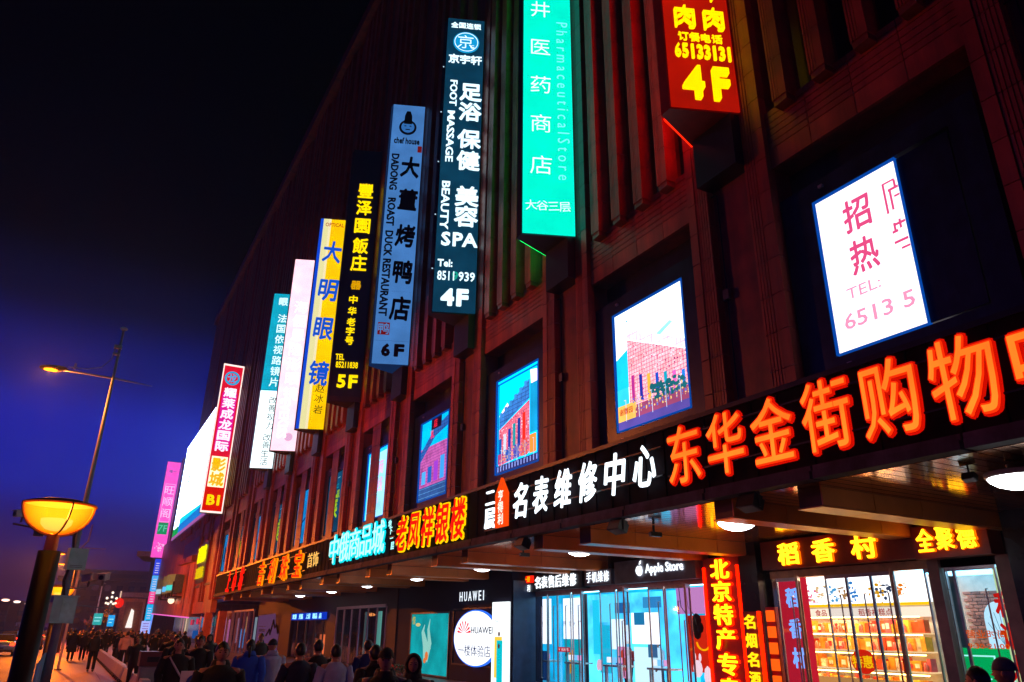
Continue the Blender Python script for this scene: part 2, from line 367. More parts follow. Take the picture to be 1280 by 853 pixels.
# ================================================================== WINDOW SCREENS AND POSTERS
def scr_frame(k, o): return None
PRT = lambda c, s: emi(c, s, .22)
SXR = -Y       # viewer's right when facing the building
def screen(k, label, bright, kind, cat='screen', group=None):
    mid = (cen(k) + cen(k + 1)) / 2; yl = mid + 1.45; zb = 7.2; W_, H_ = 2.95, 3.5
    t = thing('led_screen' if cat == 'screen' else 'light_box', label, cat, (12.75, mid, 6.3), group)
    fr = MB((12.55, yl + .5, zb), SXR, Z)
    for a in ((-0.35, W_ + 1.1, -.55, -.06), (-.35, W_ + 1.1, H_ + .06, H_ + .5), (-.35, .44, -.06, H_ + .06), (W_ + .56, W_ + 1.1, -.06, H_ + .06)): fr.box(a[0], a[1], a[2], a[3], -.25, .08)
    part('frame', fr, NAVY, t)
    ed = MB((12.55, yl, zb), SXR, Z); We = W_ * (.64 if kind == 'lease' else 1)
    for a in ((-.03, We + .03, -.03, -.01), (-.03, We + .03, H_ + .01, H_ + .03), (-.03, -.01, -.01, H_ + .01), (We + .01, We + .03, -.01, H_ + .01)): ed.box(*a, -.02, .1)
    part('trim', ed, emi('#0850b8' if cat == 'screen' else '#041020', .8), t)  # blue strip on screens is added glow, standing in for their halo
    for zz in (-.28, H_ + .3): part('bracket', MB((12.55, yl, zb), SXR, Z).box(.2, .3, zz - .03, zz + .03, .08, .14), STEEL, t)
    F = lambda: MB((12.55, yl, zb), SXR, Z)
    def rect(n, x0, x1, y0, y1, d, mat, par=None): return part(n, F().box(x0 * W_, x1 * W_, y0 * H_, y1 * H_, .0, d), mat, par or t)
    def pol(n, pts, d, mat, par=None): return part(n, F().prism([(x * W_, y * H_) for x, y in pts], 0, d), mat, par or t)
    def tx(s, x, y, h, mat, off=.02, d=.05, **kw): return text(s, Vector((12.55 - d, yl - x * W_, zb + y * H_)), SXR, Z, mat, pic, h=h, off=off, ext=.004, **kw)
    if kind == 'lease':
        pic = rect('display', 0, .635, 0, 1, .03, emi('#fff6ff', 1.5)); rect('dark_display', .645, 1, 0, 1, .03, NAVY)
        red, pk = emi('#f0508a', 1.), emi('#ff9ac0', 1.1)
        tx('招', .31, .80, .78, red, .025, wid=.62); tx('热', .31, .53, .78, red, .025, wid=.62)
        # characters cut off where the panel goes dark
        for yy, seg in ((.80, [(.52, .61, .085, .095), (.52, .535, -.1, .095), (.555, .628, .03, .045), (.56, .575, -.09, .03), (.60, .615, .045, .085), (.59, .628, -.02, -.008)]), (.55, [(.53, .625, -.045, -.03), (.56, .628, .06, .075), (.53, .57, .02, .035), (.585, .6, .035, .09), (.57, .628, -.09, -.078), (.545, .56, .035, .08)])):
            for a, b, c_, d_ in seg: rect('stroke', a, b, yy + c_, yy + d_, .036, red, pic)
        tx('TEL:', .26, .33, .34, pk, 0.0, wid=.75); tx('6513 5', .335, .17, .46, pk, .012, wid=1.5)
        for i in range(5): rect('scan_line', 0, .635, .02 + i * .014, .024 + i * .014, .034, emi('#e8e4f8', 1.1), pic)
    elif kind in ('store1', 'store2'):
        s = bright; sky = emi('#e8f4ff' if kind == 'store1' else '#00c0ff', s * 1.5); pic = rect('display', 0, 1, 0, 1, .02, sky)
        wall = gridmat('printed_facade', '#ffa0a8' if kind == 'store1' else '#f47084', '#b84870', s * (1.25 if kind == 'store1' else 1.0), .11, .11)
        if kind == 'store1':
            pol('picture_cloud', [(0, .60), (.18, .66), (.18, .34), (0, .3)], .024, PRT('#16b8e8', s * 1.1), pic)
            pol('picture_tower', [(.18, .74), (1, .44), (1, .16), (.18, .16)], .028, wall, pic)
            pol('picture_cornice', [(.18, .84), (1, .52), (1, .45), (.18, .75)], .027, gridmat('printed_cornice', '#f4e4f0', '#d0a0d0', s, .16, .3), pic)
            rect('picture_annex', 0, .17, .1, .34, .03, PRT('#30c8e0', s), pic)
            cols = ['#b0308a', '#2030a0', '#ffb040', '#2050c0', '#10a0c0', '#f060c0', '#2080e0']
            for i, cc in enumerate(cols): rect('picture_sign', .22 + i * .115, .262 + i * .115, .2 - i * .012, .42 - i * .02, .032, emi(cc, s * .9), pic)
            g = F()
            for i in range(60): a, b = R.uniform(.5, .95), R.uniform(.16, .27); g.ball((a * W_, b * H_, .03), (R.uniform(.06, .14), R.uniform(.04, .1), .01), 6, 3)
            part('picture_tree', g, PRT('#1a6a78', s * .8), pic, stuff=True)
            rect('picture_shop', 0, .26, .07, .2, .034, PRT('#f0b858', s), pic); rect('picture_shop', .26, 1, .07, .17, .034, PRT('#a04870', s * .9), pic)
            tx('谢馥园', .13, .145, .2, PRT('#c04020', s), .02, .06)
            rect('picture_street', 0, 1, 0, .07, .036, PRT('#58489a', s), pic)
            pol('picture_cloud', [(.56, .66), (.8, .73), (.84, .71), (.6, .63)], .024, PRT('#8ad8f8', s * 1.2), pic); tx('·', .2, .9, .4, PRT('#20a0e8', s))
        else:
            pol('picture_tower', [(.05, .46), (.78, .64), (.78, .12), (.05, .08)], .028, wall, pic)
            pol('picture_cornice', [(.05, .60), (.78, .86), (.78, .66), (.05, .47)], .027, gridmat('printed_cornice', '#3a7ac8', '#203a88', s, .3, .14), pic)
            for i in range(6): rect('picture_parapet', .06 + i * .12, .12 + i * .12, .58 + i * .043, .64 + i * .043, .028, PRT('#3a88d0', s), pic)
            pol('picture_cloud', [(.05, .62), (.25, .72), (.3, .66), (.05, .56)], .024, PRT('#ffe0ff', s * 1.2), pic); pol('picture_cloud', [(.8, .95), (.98, .92), (.98, .78), (.82, .8)], .024, PRT('#ffd8f8', s * 1.3), pic)
            for i, cc in enumerate(['#1060c0', '#e0e8ff', '#2040b0', '#20a0b0', '#2040a0', '#ff3020']): rect('picture_sign', .05 + i * .115, .115 + i * .115, .17 + i * .012, .36 + i * .035, .032, emi(cc, s * .8), pic)
            rect('picture_annex', .8, .97, .3, .8, .03, PRT('#18a0d8', s * .9), pic)
            for i in range(5): rect('picture_shop', .03 + i * .19, .17 + i * .19, .1, .2 + .02 * i, .034, emi(['#c04888', '#3060c8', '#5050c0', '#f06060', '#ffa040'][i], s * .8), pic)
            rect('picture_street', 0, 1, 0, .08, .036, PRT('#303068', s), pic)
            g = F(); 
            for i in range(14): g.box((.03 + i * .07) * W_, (.05 + i * .07) * W_, .02 * H_, .07 * H_, 0, .04)
            part('picture_crowd', g, PRT('#90a0f0', s), pic, stuff=True)
            for a in ((0, 1, .955, .97), (0.02, .035, 0, .97), (.965, .98, 0, .97)): rect('border_line', *a, .04, PRT('#0060b0', s), pic)
        # fine picture content: rows of windows, kerb side clutter, lamps
        for mi_, cc in enumerate(('#8a3070', '#ffe0f0', '#5a70d0', '#ffd080')):
            g = F()
            for q in range(90):
                a = R.uniform(.2, .98) if kind == 'store1' else R.uniform(.07, .76); top = (.74 - (a - .18) * .36) if kind == 'store1' else (.46 + (a - .05) * .24)
                z_ = R.uniform(.2 if mi_ < 2 else .1, top - .02 if mi_ < 2 else .22); a = round(a / .0372) * .0372; g.box(a * W_ + .01, a * W_ + R.uniform(.03, .07), z_ * H_, z_ * H_ + R.uniform(.02, .06), 0, .0295 if mi_ < 2 else .037)
            part('picture_detail', g, PRT(cc, s * .9), pic, stuff=True)
        for q in range(5):
            xx = .12 + q * .19; g = F(); g.box(xx * W_, xx * W_ + .015, .06 * H_, .24 * H_, 0, .04).box(xx * W_ - .07, xx * W_ + .02, .235 * H_, .24 * H_, 0, .04); part('picture_lamp', g, PRT('#c8d0f0', s), pic)
    elif kind == 'store3':
        s = bright; pic = rect('display', 0, 1, 0, 1, .02, PRT('#00b8f0', s * 1.1)); rect('picture_wall', .0, .96, .04, .66, .024, gridmat('printed_bricks', '#d868c0', '#8a3a90', s * .8, .16, .13), pic)
        pol('picture_parapet', [(0, .62), (.5, .88), (1, .96), (1, .84), (.5, .76), (0, .5)], .03, gridmat('printed_parapet', '#3060b0', '#102a70', s, .2, .14), pic)
        rect('picture_shade', .36, .72, .86, 1, .034, NAVY, pic); tx('店', .52, .93, .4, PRT('#f02040', s)); tx('乳', .42, .80, .4, PRT('#f02040', s))
        for i in range(4): rect('picture_window', .08 + i * .22, .22 + i * .22, .2, .36 + .04 * i, .032, emi(['#50b0ff', '#2060c0', '#a040d0', '#40a0f0'][i], s), pic)
        rect('picture_street', 0, 1, 0, .16, .036, gridmat('printed_railing', '#203a80', '#60a0e0', s, .1, .2), pic)
    elif kind == 'lease2':
        s = bright; pic = rect('display', 0, 1, 0, 1, .02, PRT('#9ae0ff', s)); tc_ = PRT('#e0a8f0', s)
        rect('display_border', .0, .05, 0, 1, .024, PRT('#10b0ff', s * 1.2), pic); rect('display_border', .05, 1, .95, 1, .024, PRT('#10b0ff', s * 1.2), pic)
        for i, ch in enumerate('招商热线'): tx(ch, .34 + (i % 2) * .36, .72 - (i // 2) * .26, .8, tc_, .02)
        tx('65135', .5, .24, .4, tc_, .0)
    elif kind == 'poster':
        s = bright; pic = rect('display', 0, 1, 0, 1, .02, emi('#0a4a70', s, .4)); yv = PRT('#b0d820', s * .9)
        tx('乘', .5, .42, 1.5, yv, .03); tx('凯', .74, .62, .55, yv, .01); tx('CICI', .6, .76, .4, PRT('#10b0d0', s * .8), 0); tx('····', .7, .9, .5, PRT('#a0e0ff', s), 0)
    elif kind == 'poster_blue':
        s = bright; pic = rect('display', 0, 1, 0, 1, .02, emi('#0888d8', s, .3)); g = F(); g.tube([(1.2, 1.2, .03), (1.5, 1.7, .03), (1.4, 2.2, .03)], .12, 6).tube([(1.0, .9, .03), (1.6, 1.25, .03)], .09, 6).tube([(1.3, 1.3, .03), (2.3, 1.6, .03)], .05, 6)
        part('dancer_print', g, PRT('#064a90', s * .7), pic); tx('····', .3, .82, .5, PRT('#a0e0ff', s), 0)
    return t
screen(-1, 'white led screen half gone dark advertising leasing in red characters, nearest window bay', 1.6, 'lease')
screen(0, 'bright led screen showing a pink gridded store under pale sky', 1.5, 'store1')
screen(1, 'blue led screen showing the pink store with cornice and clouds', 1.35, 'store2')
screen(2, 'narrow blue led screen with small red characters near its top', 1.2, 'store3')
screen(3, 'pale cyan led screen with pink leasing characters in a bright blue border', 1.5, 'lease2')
screen(4, 'dark blue light box with large yellow green calligraphy, just left of the pale cyan screen', .9, 'poster', 'light box', 'blue light boxes in the far window bays')
screen(5, 'light blue light box with a dancing figure between two calligraphy posters', .9, 'poster_blue', 'light box', 'blue light boxes in the far window bays')
screen(6, 'second dark blue light box with yellow green calligraphy, beyond the dancing figure poster', .8, 'poster', 'light box', 'blue light boxes in the far window bays')
screen(7, 'plain blue light box third from the far end of the window row', .7, 'poster_blue', 'light box', 'blue light boxes in the far window bays')
screen(8, 'dim yellow lettered light box second from the far end of the window row', .6, 'poster', 'light box', 'blue light boxes in the far window bays')
screen(9, 'slim blue light box at the far end of the window row beside the red wall', .7, 'poster_blue', 'light box', 'blue light boxes in the far window bays')

# ================================================================== BLADE SIGNS
LF = Vector((1.67, -.7, 0)).length; EX = Vector((1.67, -.7, 0)) / LF; NF = EX.cross(Z)
class Blade:
    def __init__(s, name, label, u0, z0, z1, face, side, seams=(), back=None, mount=True):
        s.u0 = u0; s.A = Vector((10.5, u0 + .7, 0))
        s.t = thing(name, label, 'sign', (12.2, u0 + .85, z0), 'vertical blade signs along the facade')
        i = .035
        part('housing', MB().prism([(10.52, u0 + .75), (12.15, u0 + .06), (12.17, u0 + 1.66), (10.52, u0 + 1.06)], z0, z1), side, s.t)
        zs = [z0 + .03] + sorted(z for z in seams if z0 < z < z1) + [z1 - .03]
        s.panels = []
        for a, b in zip(zs, zs[1:]):
            s.panels.append(part('face_panel', MB(s.A, EX, Z).box(.03, LF - .03, a + .012, b - .012, -.03, .012), face, s.t))
        Bx = MB(Vector((12.17, u0 + 1.7, 0)), Vector((-1.67, -.6, 0)).normalized(), Z); 
        part('back_panel', Bx.box(.06, 1.5, z0 + .05, z1 - .05, -.02, .03), back or face, s.t)  # unseen rear face; red and teal signs overdrive it to colour the fins
        if mount: part('mount', MB().box(11.9, 12.42, u0 + .12, u0 + 1.45, z0 - 1.45, z0), pbr('mount_black', (.012, .01, .02), .4), s.t)
    def tx(s, st, x, z, mat, h=None, fit=None, wid=None, d=.03, down=False, par=None, **kw):
        c = s.A + EX * (x * LF) + Z * z + NF * d
        r, uu = (EX, Z) if not down else (-Z, EX)
        kw.setdefault('ext', .03)
        return text(st, c, r, uu, mat, par or s.t, h=h, fit=fit, wid=wid, **kw)
    def mb(s, d=0): return MB(s.A + NF * d, EX, Z)
Z0 = 13.95
# 1 red 4F
b = Blade('blade_sign', 'red vertical sign with raised yellow characters, phone number and 4F, nearest and highest', 10.2, Z0, 29.5, emi('#b41204', .9, .2), pbr('red_side', (.25, .02, .015), .4), (16.4, 19.4, 22.4), back=emi('#e01804', 4))
ye = emi('#ffc400', 1.7)
for ch, x, z in (('羊', .33, 17.85), ('牛', .74, 17.85), ('肉', .31, 16.86), ('肉', .74, 16.86)): b.tx(ch, x, z, ye, h=.78, wid=.54, off=.01, ext=.06, d=.06, name='character')
for i, ch in enumerate('订餐电话'): b.tx(ch, .27 + i * .165, 16.22, ye, h=.3, off=.022, ext=.05, d=.04, name='character')
for i, ch in enumerate('65133131'): b.tx(ch, .17 + i * .107, 15.74, ye, fit=.46, wid=.16 if ch != '1' else .07, off=.03, ext=.04, d=.05, name='character')
b.tx('4', .34, 14.72, ye, fit=.98, wid=.54, off=.03, ext=.06, d=.08, name='character'); b.tx('F', .74, 14.72, ye, fit=.98, wid=.42, off=.03, ext=.06, d=.08, name='character')
# 2 teal pharmacy
b = Blade('blade_sign', 'glowing turquoise vertical pharmacy sign with thin white characters', 17.45, Z0 + .05, 33., emi('#00c8ac', 1.75, .06), pbr('navy_side', (.01, .012, .03), .4), (15.86, 17.55, 19.25, 20.99, 22.64, 24.4, 26.2, 28, 30), back=emi('#00e060', 5.))
wt = emi('#e8ffff', 1.3)
for i, (ch, z) in enumerate((('王', 27.2), ('府', 25.4), ('井', 23.6), ('医', 21.8), ('药', 20.1), ('商', 18.42), ('店', 16.7))): b.tx(ch, .36, z, wt, h=.82, off=-.005, ext=.004, name='character')
b.tx('Wangfujing', .78, 26.2, emi('#80ffff', 1.1), fit=.42, down=True, off=0, ext=.004, wid=3.2)
b.tx('P h a r m a c e u t i c a l S t o r e', .80, 19.6, emi('#80ffff', 1.1), fit=.42, wid=6.9, down=True, off=-.005, ext=.004)
for i, ch in enumerate('大谷三层'): b.tx(ch, .17 + i * .21, 15.1, wt, h=.42, off=-.003, ext=.004, rot=.1, name='character')
# 3 SPA
b = Blade('blade_sign', 'dark teal vertical sign for foot massage and beauty with SPA and 4F in white', 24.7, Z0, 29.5, emi('#0c405c', .8, .25), pbr('navy_side', (.01, .012, .03), .4), (18.1, 21.9, 25.9))
w = emi('#d8f4ff', 1.5)
for i, ch in enumerate('全国连锁'): b.tx(ch, .2 + i * .2, 29.05, w, h=.36, off=.03, name='character')
g = b.mb(.03); g.prism([(LF * .52 + .62 * math.cos(a * math.pi / 16), 28.0 + .62 * math.sin(a * math.pi / 16)) for a in range(32)], 0, .05); lg = part('logo_disc', g, emi('#10a0e0', 1), b.t)
g = b.mb(.085); n_ = 32
for a in range(n_):
    t0, t1 = 2 * math.pi * a / n_, 2 * math.pi * (a + 1) / n_
    g.prism([(LF * .52 + r * math.cos(t), 28 + r * math.sin(t)) for r, t in ((.56, t0), (.56, t1), (.53, t1), (.53, t0))], 0, .01)
part('logo_ring', g, w, lg); b.tx('京', .5, 28.0, w, h=.85, off=-.005, ext=.006, d=.1, par=lg); b.tx('G', .68, 27.72, w, h=.3, off=0, ext=.006, d=.1, par=lg)
for i, ch in enumerate('京宇轩'): b.tx(ch, .22 + i * .29, 27.0, w, h=.55, off=.025, name='character')
for ch, z in (('足', 25.1), ('浴', 24.0), ('保', 22.5), ('健', 21.35), ('美', 19.5), ('容', 18.5)): b.tx(ch, .69, z, w, h=1.05, off=.035, name='character')
b.tx('FOOT', .25, 25.0, w, fit=.34, wid=1.45, down=True, off=.02); b.tx('MASSAGE', .22, 22.6, w, fit=.34, wid=2.75, down=True, off=.02); b.tx('BEAUTY', .18, 19.0, w, fit=.36, wid=2.4, down=True, off=.02)
for i, ch in enumerate('SPA'): b.tx(ch, .24 + i * .28, 17.35, w, fit=.66, off=.03, name='character')
b.tx('Tel:', .25, 16.2, w, fit=.34, off=.03, wid=.62); b.tx('8511', .28, 15.62, w, fit=.42, wid=.7, off=.015); b.tx('9', .49, 15.62, emi('#20b8a0', .8), fit=.42, off=.015); b.tx('939', .76, 15.62, w, fit=.42, wid=.68, off=.015)
b.tx('4', .34, 14.65, w, fit=.78, off=.06, name='character'); b.tx('F', .68, 14.65, w, fit=.78, wid=.5, off=.06, name='character')
for z in (16, 18.6, 21.3, 24, 26.6): part('side_bulb', MB((10.49, 25.55, z)).ball((0, 0, 0), .03, 6, 4), emi('#c0e8ff', 1.), b.t)
# 4 6F roast duck
b = Blade('blade_sign', 'pale blue vertical roast duck restaurant sign with black brush characters and 6F', 31.95, Z0, 29.5, emi('#4a84cc', .85, .14), emi('#1d3f78', .35), (15.2, 17.9, 20.1, 22.2, 24.3, 26.2, 27.4))
k_ = pbr('black_ink', (.004, .004, .006), .5)
g = b.mb(.02); g.prism([(LF * .5 + .48 * math.cos(a * math.pi / 12), 27.95 + .5 * math.sin(a * math.pi / 12)) for a in range(24)], 0, .02); lg = part('emblem_ring', g, pbr('dull_maroon', (.05, .005, .02), .5), b.t)
g = b.mb(.045); g.prism([(LF * .5 + .36 * math.cos(a * math.pi / 12), 27.95 + .36 * math.sin(a * math.pi / 12)) for a in range(24)], 0, .02); part('emblem_disc', g, emi('#3f86dc', .6), lg)
g = b.mb(.07); g.prism([(LF * .5 - .22, 28.15), (LF * .5 + .22, 28.15), (LF * .5 + .2, 28.7), (LF * .5 + .1, 29.0), (LF * .5 - .1, 29.0), (LF * .5 - .2, 28.7)], 0, .02)
for a, c_ in ((-.14, 27.98), (.14, 27.98)): g.box(LF * .5 + a - .05, LF * .5 + a + .05, c_, c_ + .05, 0, .02)
g.box(LF * .5 - .12, LF * .5 + .12, 27.75, 27.8, 0, .02); part('emblem_print', g, k_, lg)
b.tx('chef house', .5, 27.05, k_, fit=.4, wid=1.4, off=.03)
for ch, z in (('大', 25.35), ('董', 23.3), ('烤', 21.1), ('鸭', 19.0), ('店', 16.95)): b.tx(ch, .66, z, k_, h=1.35, wid=1.0, off=.04, shear=.1, name='character')
for st, z, l in (('DADONG', 25.0, 2.3), ('ROAST', 22.5, 1.7), ('DUCK', 20.6, 1.5), ('RESTAURANT', 18.1, 3.2)): b.tx(st, .2, z, k_, fit=.42, wid=l, down=True, off=.035)
part('seal', b.mb(.02).box(LF * .1, LF * .42, 15.5, 16.15, 0, .02), emi('#8a1818', .6), b.t); b.tx('鸭', .26, 15.82, emi('#5090d8', .8), h=.6, off=.01, d=.05)
part('seal', b.mb(.02).box(LF * .84, LF * .97, 26.35, 26.75, 0, .02), emi('#8a1818', .6), b.t)
b.tx('6', .36, 14.7, k_, fit=.68, off=.06, name='character'); b.tx('F', .72, 14.7, k_, fit=.66, wid=.5, off=.06, name='character')
# 5 5F
b = Blade('blade_sign', 'black vertical sign with glowing yellow characters and 5F, between the blue and yellow signs', 39.2, Z0, 31., pbr('indigo_face', (.012, .008, .035), .5), pbr('maroon_side', (.03, .008, .02), .5), (), back=pbr('indigo_face', (.012, .008, .035), .5))
fy = emi('#ffd800', 1.3)
part('frame', b.mb(.01).box(0, .06, Z0, 31, 0, .05).box(LF - .06, LF, Z0, 31, 0, .05).box(.06, LF - .06, Z0, Z0 + .3, 0, .05), pbr('maroon_side', (.03, .008, .02), .5), b.t)
for ch, z in (('豐', 27.9), ('泽', 26.65), ('園', 25.35), ('飯', 23.95), ('庄', 22.75)): b.tx(ch, .54, z, fy, h=1.12, wid=.95, off=.028, name='character')
b.tx('器', .52, 21.25, emi('#e0a000', 1), h=.6, off=.05)
for ch, z in (('中', 20.3), ('华', 19.55), ('老', 18.85), ('字', 18.25), ('号', 17.65)): b.tx(ch, .48, z, fy, h=.55, wid=.5, off=.03, name='character')
b.tx('TEL', .24, 16.62, fy, fit=.36, wid=.5, off=.02); b.tx('85211838', .48, 16.15, fy, fit=.38, wid=1.25, off=.02)
b.tx('5', .36, 15.15, fy, fit=.8, off=.04, name='character'); b.tx('F', .72, 15.15, fy, fit=.8, wid=.5, off=.04, name='character')
# 6 yellow optical
b = Blade('blade_sign', 'yellow, cream and blue striped vertical optician sign with blue brush characters', 46.45, Z0, 29.6, emi('#ffc800', 1.15, .1), pbr('brown_side', (.06, .03, .01), .5), (18.1, 22.5, 26.1))
part('stripe', b.mb(.013).box(.03, .24, Z0 + .03, 29.57, 0, .008), emi('#0848d8', 1), b.t); part('stripe', b.mb(.013).box(.24, .62, Z0 + .03, 29.57, 0, .008), emi('#f0e8a8', 1.), b.t); part('stripe', b.mb(.013).box(.62, .78, Z0 + .03, 29.57, 0, .008), emi('#fff0c0', 1.), b.t)
b.tx('OPTICAL', .58, 29.1, emi('#d04020', .8), fit=.3, wid=1.3, off=.01)
bl_ = emi('#0a58e0', .9)
for ch, z in (('大', 26.9), ('明', 23.9), ('眼', 21.0), ('镜', 17.8)): b.tx(ch, .6, z, bl_, h=1.75, wid=1.3, off=.03, shear=.15, name='character')
for ch, z in (('赵', 16.75), ('冰', 16.05), ('岩', 15.3)): b.tx(ch, .72, z, pbr('brown_ink', (.06, .01, .0), .5), h=.62, off=-.003, shear=.2)
# 7 pink
b = Blade('blade_sign', 'pale pink vertical contact lens sign with faint white characters', 53.7, Z0, 29.6, emi('#ffc8d8', 1.6, .12), pbr('brown_side', (.06, .03, .01), .5), ())
fw = emi('#ffe0e8', 2.)
for i, ch in enumerate('海俪恩隐形眼镜'): b.tx(ch, .52, 25.4 - i * 1.18, fw, h=1.1, off=.01, ext=.004, name='character')
b.tx('EYEKISS', .38, 16.4, fw, fit=.7, wid=3., down=True, off=.02, ext=.004)
g = b.mb(.02); g.prism([(1.2 + .3 * math.cos(a * math.pi / 8), 15 + .3 * math.sin(a * math.pi / 8)) for a in range(16)], 0, .01); part('dot', g, emi('#f0b8e0', 1), b.t)
# 8 cyan/white
b = Blade('blade_sign', 'vertical lens sign, cyan above and white below with small dark characters', 60.95, Z0, 29.5, emi('#08a8c8', 1.05, .12), pbr('navy_side', (.01, .012, .03), .4), (27.3, 24.6, 21.5, 20.6))
part('lower_face', b.mb(.013).box(.03, LF - .03, Z0 + .03, 20.5, 0, .012), emi('#e8fcff', 1.8, .1), b.t)
b.tx('眼', .5, 28.7, emi('#d0f8ff', 1.2), h=.8, off=.05)
for i, ch in enumerate('法国依视路镜片'): b.tx(ch, .55, 27.1 - i * .97, emi('#e0ffff', 1.3), h=.85, off=.01, name='character')
for ch, z in zip('改善视力', (19.7, 19.0, 18.25, 17.5)): b.tx(ch, .62, z, k_, h=.66, off=.0, name='character')
for ch, z in zip('改善生活', (16.5, 15.9, 15.2, 14.5)): b.tx(ch, .58, z, k_, h=.66, off=.0, name='character')

# 9 B1 cinema sign (flat frame, square to the street)
t = thing('cinema_sign', 'red and magenta vertical cinema sign framed in white with B1 at its foot', 'sign', (11.15, 84, 13.1), 'vertical blade signs along the facade')
F = lambda d=0: MB((10.05, 84 - d, 0), X, Z)
part('housing', MB().box(10.0, 12.25, 84.02, 84.5, 13.15, 29.75), pbr('navy_side', (.01, .012, .03), .4), t)
g = F(); 
for a in ((-.05, .07, 13.2, 29.7), (2.05, 2.17, 13.2, 29.7), (.07, 2.05, 13.2, 13.4), (.07, 2.05, 29.5, 29.7)): g.box(*a, 0, .06)
part('lit_frame', g, emi('#ffe0d8', 1.4), t)
part('face_panel', F().box(.07, 2.05, 15.9, 29.5, 0, .02), emi('#e81030', 1.), t, label='upper red and magenta face')
part('magenta_panel', F(.02).box(.3, 1.85, 19.9, 26.4, 0, .01), emi('#f010a0', 1.), t)
part('face_panel', F().box(.07, 2.05, 13.4, 15.9, 0, .02), emi('#e01000', 1.), t)
part('cream_panel', F(.02).box(.25, 1.9, 15.9, 19.2, 0, .012), emi('#fff0c8', 1.4), t)
FX = lambda st, x, z, mat, **kw: text(st, Vector((10.05 + x, 83.95, z)), X, Z, mat, t, **kw)
for i, ch in enumerate('耀莱成龙国际'): FX(ch, 1.08, 26.4 - i * 1.22, emi('#ffe8ff', 1.3), h=1.15, off=.045, ext=.02, wid=1.35, name='character')
for i, ch in enumerate('影城'): FX(ch, 1.06, 18.3 - i * 1.55, emi('#ffc000', 1.1), h=1.5, off=.05, ext=.02, name='character')
FX('B1', 1.06, 14.55, emi('#ffd800', 1.1), fit=1.1, wid=1.3, off=.05, ext=.03)
g = F(.02)
for a in range(24):
    t0, t1 = 2 * math.pi * a / 24, 2 * math.pi * (a + 1) / 24
    g.prism([(1.06 + r * math.cos(q), 28.1 + r * math.sin(q)) for r, q in ((.82, t0), (.82, t1), (.6, t1), (.6, t0))], 0, .02)
lg = part('logo_ring', g, emi('#20a8e0', 1), t); text('龙', Vector((11.1, 83.95, 28.1)), X, Z, emi('#20b0f0', 1), lg, h=1.05, off=.03, ext=.01, rot=.2)

# ================================================================== CANOPY
CN = thing('canopy', 'long entrance canopy with black sheet fascia, glossy strip ceiling and orange beams', 'canopy', (12, 20, 4.2))
cb = wloc(CN); YE = 66.5
part('roof_slab', MB().box(10.2, 12.2, 3, YE, 4.52, 4.75), BLACK, CN)
part('upper_soffit', MB().box(10.2, 16.2, 3, YE, 4.36, 4.5), pbr('soffit_dark', (.03, .02, .02), .5), CN)
fm = MB().box(10.02, 10.14, .012, .588, 4.5, 5.86).box(10.005, 10.02, .01, .03, 4.5, 5.86).mesh('fascia_panel', FASC, Vector((0, 0, 0)))
for i in range(106): share('fascia_panel', fm, CN, (-cb.x, 3 + i * .6 - cb.y, -cb.z))
part('fascia_cap', MB().box(9.96, 10.3, 3, YE, 5.86, 5.95), BLACK, CN)
gm = MB().box(9.93, 10.3, .01, 2.39, 4.27, 4.40).box(9.97, 10.2, 0, 2.4, 4.40, 4.49).mesh('gutter', pbr('gutter_lilac', (.07, .055, .09), .7, .0, .3, spec=.1), Vector((0, 0, 0)))
for i in range(26): share('gutter', gm, CN, (-cb.x, 3 + i * 2.44 - cb.y, -cb.z))
cm = MB().box(10.2, 16.1, .012, .208, 4.26, 4.285).mesh('ceiling_strip', CEIL, Vector((0, 0, 0)))
for i in range(288): share('ceiling_strip', cm, CN, (-cb.x, 3 + i * .22 - cb.y, -cb.z))
fb_ = MB().box(10.55, 11.96, 0, .08, 3.98, 4.255); 
def beam(y, x0, x1):
    b = part('beam', MB().box(x0 + .03, x1, y + .03, y + .5, 3.96, 4.258), pbr('beam_core', (.1, .03, .02), .6), CN)
    n = max(1, round((x1 - x0) / 1.32)); L = (x1 - x0) / n
    for i in range(n): part('beam_panel', MB().box(x0 + i * L + .008, x0 + (i + 1) * L - .008, y, y + .028, 3.95, 4.255), BEAM, b)
    for i in range(n): part('beam_panel', MB().box(x0 + i * L + .008, x0 + (i + 1) * L - .008, y + .03, y + .53, 3.925, 3.948), BEAM, b)
for i in range(9):
    y = 8.15 + 6.6 * i; xe = 15.9 if y < 24 else (14.75 if y < 37 else 14.7)
    beam(y, 10.5, xe); beam(y + 1.75, 10.25, xe if y + 1.75 < 25 else 14.7)
